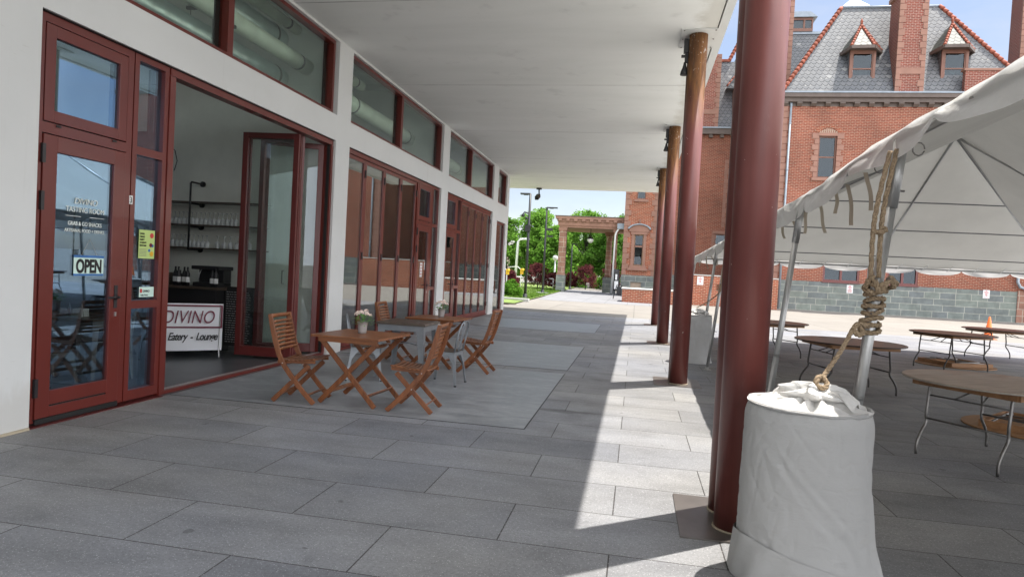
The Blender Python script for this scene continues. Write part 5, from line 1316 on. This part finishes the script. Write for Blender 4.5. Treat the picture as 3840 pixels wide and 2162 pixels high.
MB().tube([(-1.45, 55.6, 5.55), (-1.62, 55.6, 5.45), (-1.80, 55.6, 5.2), (-1.88, 55.6, 4.9), (-1.95, 55.6, .1)], .07, 8).build('pipe', 'white', t); MB().box(-1.75, -1.2, 55.4, 55.8, 5.45, 5.9).build('hopper', 'lead', t)

# low brick walls
t = thing('low_brick_wall', (1, 41, 0), 'lower orange brick wall with grey stone cap in front of the tower', 'wall')
MB().box(-.78, 3.1, 41, 43.6, -.01, .80).build('brickwork', 'bricko', t); MB().box(-.84, 3.1, 40.94, 43.66, .80, .86).build('cap', 'cap', t)
t = thing('low_brick_wall', (6, 43, 0), 'taller orange brick wall carrying a small white parking sign', 'wall')
MB().box(3.1, 8.62, 43.0, 45.8, -.01, 1.86).build('brickwork', 'bricko', t); MB().box(3.04, 8.62, 42.94, 45.8, 1.86, 1.93).build('cap', 'cap', t)
# signs
def psign(x, z, y, lines, label, arrow=True, w_=.38, h=.52):
    t = thing('parking_sign', (x, y, z), label, 'sign')
    MB().box(x, x + w_, y - .01, y, z, z + h).build('plate', 'white', t)
    n = len(lines) + (1 if arrow else 0); lh = (h - .06) / n
    for i, s_ in enumerate(lines): text(s_, min(lh * 1.05, .12), 'redink', t, (x + w_ / 2, y - .013, z + h - .02 - lh * (i + 1) + .02), align='CENTER', sx=.62 if len(s_) < 8 else .5, bold=.002)
    if arrow: MB().box(x + .06, x + w_ - .06, y - .013, y - .0101, z + .05, z + .065).build('arrow', 'redink', t)
psign(3.78, 1.28, 42.98, ('NO', 'PARKING', 'ANY', 'TIME'), 'NO PARKING ANY TIME sign on the taller low brick wall')
psign(13.38, 1.26, YM - .065, ('NO', 'STOPPING', 'OR', 'STANDING', 'FIRE LANE'), 'NO STOPPING OR STANDING sign on grey stone below the two red windows', False)
psign(21.28, 1.40, YM - .065, ('NO', 'PARKING', 'ANY', 'TIME'), 'NO PARKING sign on grey stone at the far right above the cone')
# feather banner and board by the tower
t = thing('feather_banner', (-1.5, 54.3, 0), 'black and white printed feather banner standing between porch and tower', 'banner')
MB().grid(lambda u, v: Vector((-1.78 + .55 * v * (1 - .25 * u), 54.3 + .03 * math.sin(v * 6 + u * 4), .35 + 1.75 * u)), 10, 6).build('cloth', 'blackp', t, solid=.01)
MB().box(-1.7, -1.4, 54.22, 54.24, .5, 1.15).box(-1.65, -1.5, 54.22, 54.24, 1.25, 1.7).build('print', 'white', t); MB().tube([(-1.8, 54.3, 0), (-1.8, 54.3, 2.2)], .02, 6).build('mast', 'sill', t)
t = thing('sidewalk_board', (-.95, 45.5, 0), 'thin black A-shaped sidewalk board leaning by the low brick wall', 'board')
MB().bar((-1.45, 45.3, 0), (-1.25, 45.4, .95), .04, .04).bar((-.75, 45.3, 0), (-.9, 45.4, .95), .04, .04).bar((-1.27, 45.4, .93), (-.88, 45.4, .93), .04, .05).build('front_frame', 'black', t); MB().box(-1.25, -.9, 45.41, 45.43, .25, .85).build('panel', 'blackp', t)

# ------------------------------------------------------------ lamps and street things
def lamp(x, y, h, label, arm, m_='black'):
    t = thing('street_lamp', (x, y, 0), label, 'street lamp', 'slim lamp posts by the lawn')
    MB().tube([(x, y, 0), (x, y, h)], [.085, .06], 10).build('post', m_, t); MB().lathe((x, y, 0), [(.2, 0), (.2, .06), (.13, .1), (.12, .28), (.09, .3)], 12).build('base', m_, t)
    MB().box(min(x, x + arm), max(x, x + arm), y - .12, y + .12, h - .05, h + .03).box(x + arm * .45 - .12, x + arm * .45 + .12, y - .09, y + .09, h - .08, h - .05).build('lamp_head', m_, t); return t
t = lamp(-6.0, 36.3, 5.84, 'tallest black lamp post with cameras clamped to it at the lawn corner', -.55)
MB().tube([(-6, 36.2, 4.75), (-6.25, 36.1, 4.8), (-6.3, 36.1, 4.72)], .04, 8).sphere((-6.32, 36.1, 4.62), .1, 10).sphere((-6.12, 36.1, 4.48), .08, 10).box(-6.18, -5.9, 36.1, 36.3, 3.75, 4.1).build('camera', 'blackp', t)
MB().box(-6.25, -5.75, 36.05, 36.55, 0, .05).build('pad', 'kerb', t)
t = lamp(-6.45, 46.5, 6.12, 'second black lamp post with arm to the right standing in the lawn', .75)
MB().box(-6.35, -6.0, 46.3, 46.7, 4.5, 4.68).box(-6.3, -5.95, 46.3, 46.7, 4.05, 4.15).build('floodlight', 'blackp', t); MB().box(-6.85, -6.05, 46.1, 46.9, 0, .12).build('pad', 'kerb', t)
lamp(-6.42, 66, 4.5, 'thin black lamp post seen through the porch in front of the trees', .5)
t = thing('white_lamp', (-11.2, 62, 0), 'white street light with a curved head by the road behind the lawn', 'street lamp'); MB().tube([(-11.3, 62, 0), (-11.2, 62, 4.3), (-11.0, 62, 4.55), (-10.4, 62, 4.6)], [.13, .11, .1, .1], 10).build('post', 'white', t); MB().box(-10.7, -10.1, 61.8, 62.2, 4.5, 4.66).build('lamp_head', 'sill', t, bevel=.03)
t = thing('globe_lamp', (-7.8, 64, 0), 'short white post with round globe lamp beside the porch pier', 'street lamp'); MB().tube([(-7.8, 64, 0), (-7.8, 64, 2.8)], .08, 8).build('post', 'white', t); MB().sphere((-7.8, 64, 2.98), .27, 12).build('globe', 'globe', t)
for x, z, lb in ((-10.78, 1.45, 'yellow traffic signal further left by the white railing'), (-9.55, 1.55, 'yellow traffic signal with round hoods right of the white light')):
    t = thing('traffic_signal', (x, 55.5, z), lb, 'traffic light'); MB().box(x - .13, x + .13, 55.35, 55.55, z - .28, z + .2).build('housing', 'yellow', t, bevel=.03); MB().sphere((x + .12, 55.25, z + .1), .13, 10).build('hood', 'yellow', t); MB().tube([(x, 55.6, z), (x - .4, 55.7, z + .35), (x - 1.2, 56, z + .3)], .035, 6).tube([(x - .1, 55.65, 0), (x - .1, 55.65, z)], .04, 6).build('arm', 'white', t)
t = thing('white_railing', (-10, 60, 0), 'white tubular railing beyond the lawn', 'railing')
g = MB(); g.tube([(-16, 60, 1.0), (-7.4, 60, 1.0)], .04, 6); g.tube([(-16, 60, .55), (-7.4, 60, .55)], .03, 6); g.build('rail', 'white', t)
for x in (-15, -13.4, -11.8, -10.2, -8.6, -7.4): MB().tube([(x, 60, 0), (x, 60, 1.0)], .035, 6).build('post', 'white', t)
t = thing('far_building', (-30, 120, 0), 'low tan building glimpsed far behind the trees at left', 'building')
MB().box(-48, -22, 120, 130, 0, 4.2).build('wall', 'tan', t); MB().box(-48.5, -21.5, 119.8, 130.2, 4.2, 4.6).build('roof', 'cornice', t); MB().box(-40, -36, 119.93, 119.99, 1.2, 2.8).box(-30, -26, 119.93, 119.99, 1.2, 2.8).build('window', 'glassf', t)

# ------------------------------------------------------------ trees and shrubs
def tree(x, y, h, cr, label, cat='tree', leafm='leafg', seed=0, n=9000, ls=.17, trunk=.16, z0=.32, grp='trees behind the lawn and porch', name='leafy_tree', squash=.8):
    t = thing(name, (x, y, 0), label, cat, grp); r_ = random.Random(seed); g = MB()
    g.tube([(x, y, 0), (x + .1 * cr * r_.uniform(-1, 1), y, h * z0), (x + r_.uniform(-.2, .2), y, h * .62)], [trunk, trunk * .75, trunk * .3], 8)
    clumps = []
    nb = 15
    for i in range(nb):
        a = 2.4 * i + r_.uniform(-.4, .4); f = (i + .5) / nb; hh = h * (z0 + (1 - z0) * f * .95)
        rad = cr * (1.0 - .75 * max(0, f - .35) / .65) * r_.uniform(.55, .95) if f > .12 else cr * .6
        c = Vector((x + rad * math.cos(a), y + rad * math.sin(a) * .8, hh)); clumps.append((c, cr * r_.uniform(.28, .48)))
        st = Vector((x, y, h * (z0 * .8 + .4 * f))); md = st.lerp(c, .5) + Vector((0, 0, .12 * h * r_.uniform(0, .5)))
        g.tube([st, md, c], [trunk * .4, trunk * .22, trunk * .06], 5)
        for _ in range(3):
            e = c + Vector((r_.uniform(-1, 1), r_.uniform(-1, 1), r_.uniform(-.3, 1))) * cr * .32
            g.tube([md, e], [trunk * .15, .01], 4); clumps.append((e, cr * r_.uniform(.12, .26)))
    g.build('trunk', 'bark', t)
    g = MB(); tot = sum(c[1] ** 2 for c in clumps)
    for c, rr in clumps:
        for _ in range(int(n * rr * rr / tot)):
            d = Vector((r_.gauss(0, 1), r_.gauss(0, 1), r_.gauss(0, 1))).normalized() * rr * (r_.random() ** .45) * r_.uniform(.8, 1.12)
            p = c + Vector((d.x, d.y, d.z * squash)); s_ = ls * r_.uniform(.6, 1.3)
            a = Vector((r_.uniform(-1, 1), r_.uniform(-1, 1), r_.uniform(-.6, .6))).normalized() * s_; b = a.orthogonal().normalized() * s_ * .45
            g.b.faces.new([g.v(p - a * .6), g.v(p + b), g.v(p + a * .6), g.v(p - b)])
    g.build('crown', leafm, t, recalc=False); return t
T_ = [(-15.6, 78, 7.4, 2.9, 'tallish pale green tree at the far left edge against the white wall', 'leafg'), (-12.0, 80, 9.0, 3.1, 'highest feathery green tree between the two black lamp posts', 'leafg'),
      (-9.2, 76, 6.8, 2.6, 'rounded green tree left of the porch pier', 'leafg'), (-6.3, 82, 9.3, 3.6, 'dense green tree rising above the porch roof', 'leafg'), (-2.6, 79, 8.0, 3.2, 'green tree behind the right porch column', 'leafd'),
      (-19.5, 84, 7, 3.2, 'green tree mostly hidden by the white hall', 'leafd'), (-14, 88, 6.5, 3.6, 'darker tree in the back row at left', 'leafd'), (-9.5, 90, 7.4, 3.8, 'darker tree in the back row behind the lamps', 'leafd'), (-4.2, 90, 7.6, 4.0, 'darker tree in the back row behind the porch', 'leafd'), (.5, 86, 7, 3.4, 'darker tree in the back row behind the tower', 'leafd')]
for i, (x, y, h, cr, lb, lm) in enumerate(T_): tree(x, y, h, cr, lb, seed=20 + i, leafm=lm, n=9000 if i < 5 else 7000, ls=.24, z0=.16 if i > 4 else .22)
for i, (x, y, h, cr, lb) in enumerate(((-8.6, 58.5, 2.3, 1.15, 'dark red maple shrub beside the second lamp post'), (-10.9, 57.5, 1.35, 1.0, 'low red shrub below the traffic signals'), (-7.5, 60.5, 1.5, .75, 'small red shrub against the porch pier'),
                                       (-5.2, 70, 2.5, 1.35, 'dark red maple seen through the middle of the porch'), (-2.4, 67, 2.8, 1.0, 'dark red shrub beside the porch column'), (-6.8, 70, 1.6, .8, 'low red shrub seen left through the porch'))):
    tree(x, y, h, cr, lb, 'shrub', 'leafr', 50 + i, 3600, .10, .06, .18, 'red leaved maples and shrubs', 'red_maple')
tree(-7.15, 38, .85, .62, 'bright green bushy shrub at the lawn corner by the tallest lamp', 'shrub', 'leafb', 70, 5200, .07, .03, .1, None, 'green_shrub')
for i, (x, y, h, cr, lb) in enumerate(((-3.2, 72, 1.3, 1.3, 'low green bush behind the porch floor at right'), (-7.9, 73, 1.2, 1.2, 'low green bush behind the porch floor at left'), (-5.6, 76, 1.4, 1.6, 'low green bush in the middle behind the red maple'))):
    tree(x, y, h, cr, lb, 'bush', 'leafb', 80 + i, 3500, .13, .04, .1, 'low green bushes behind the porch', 'low_bush')
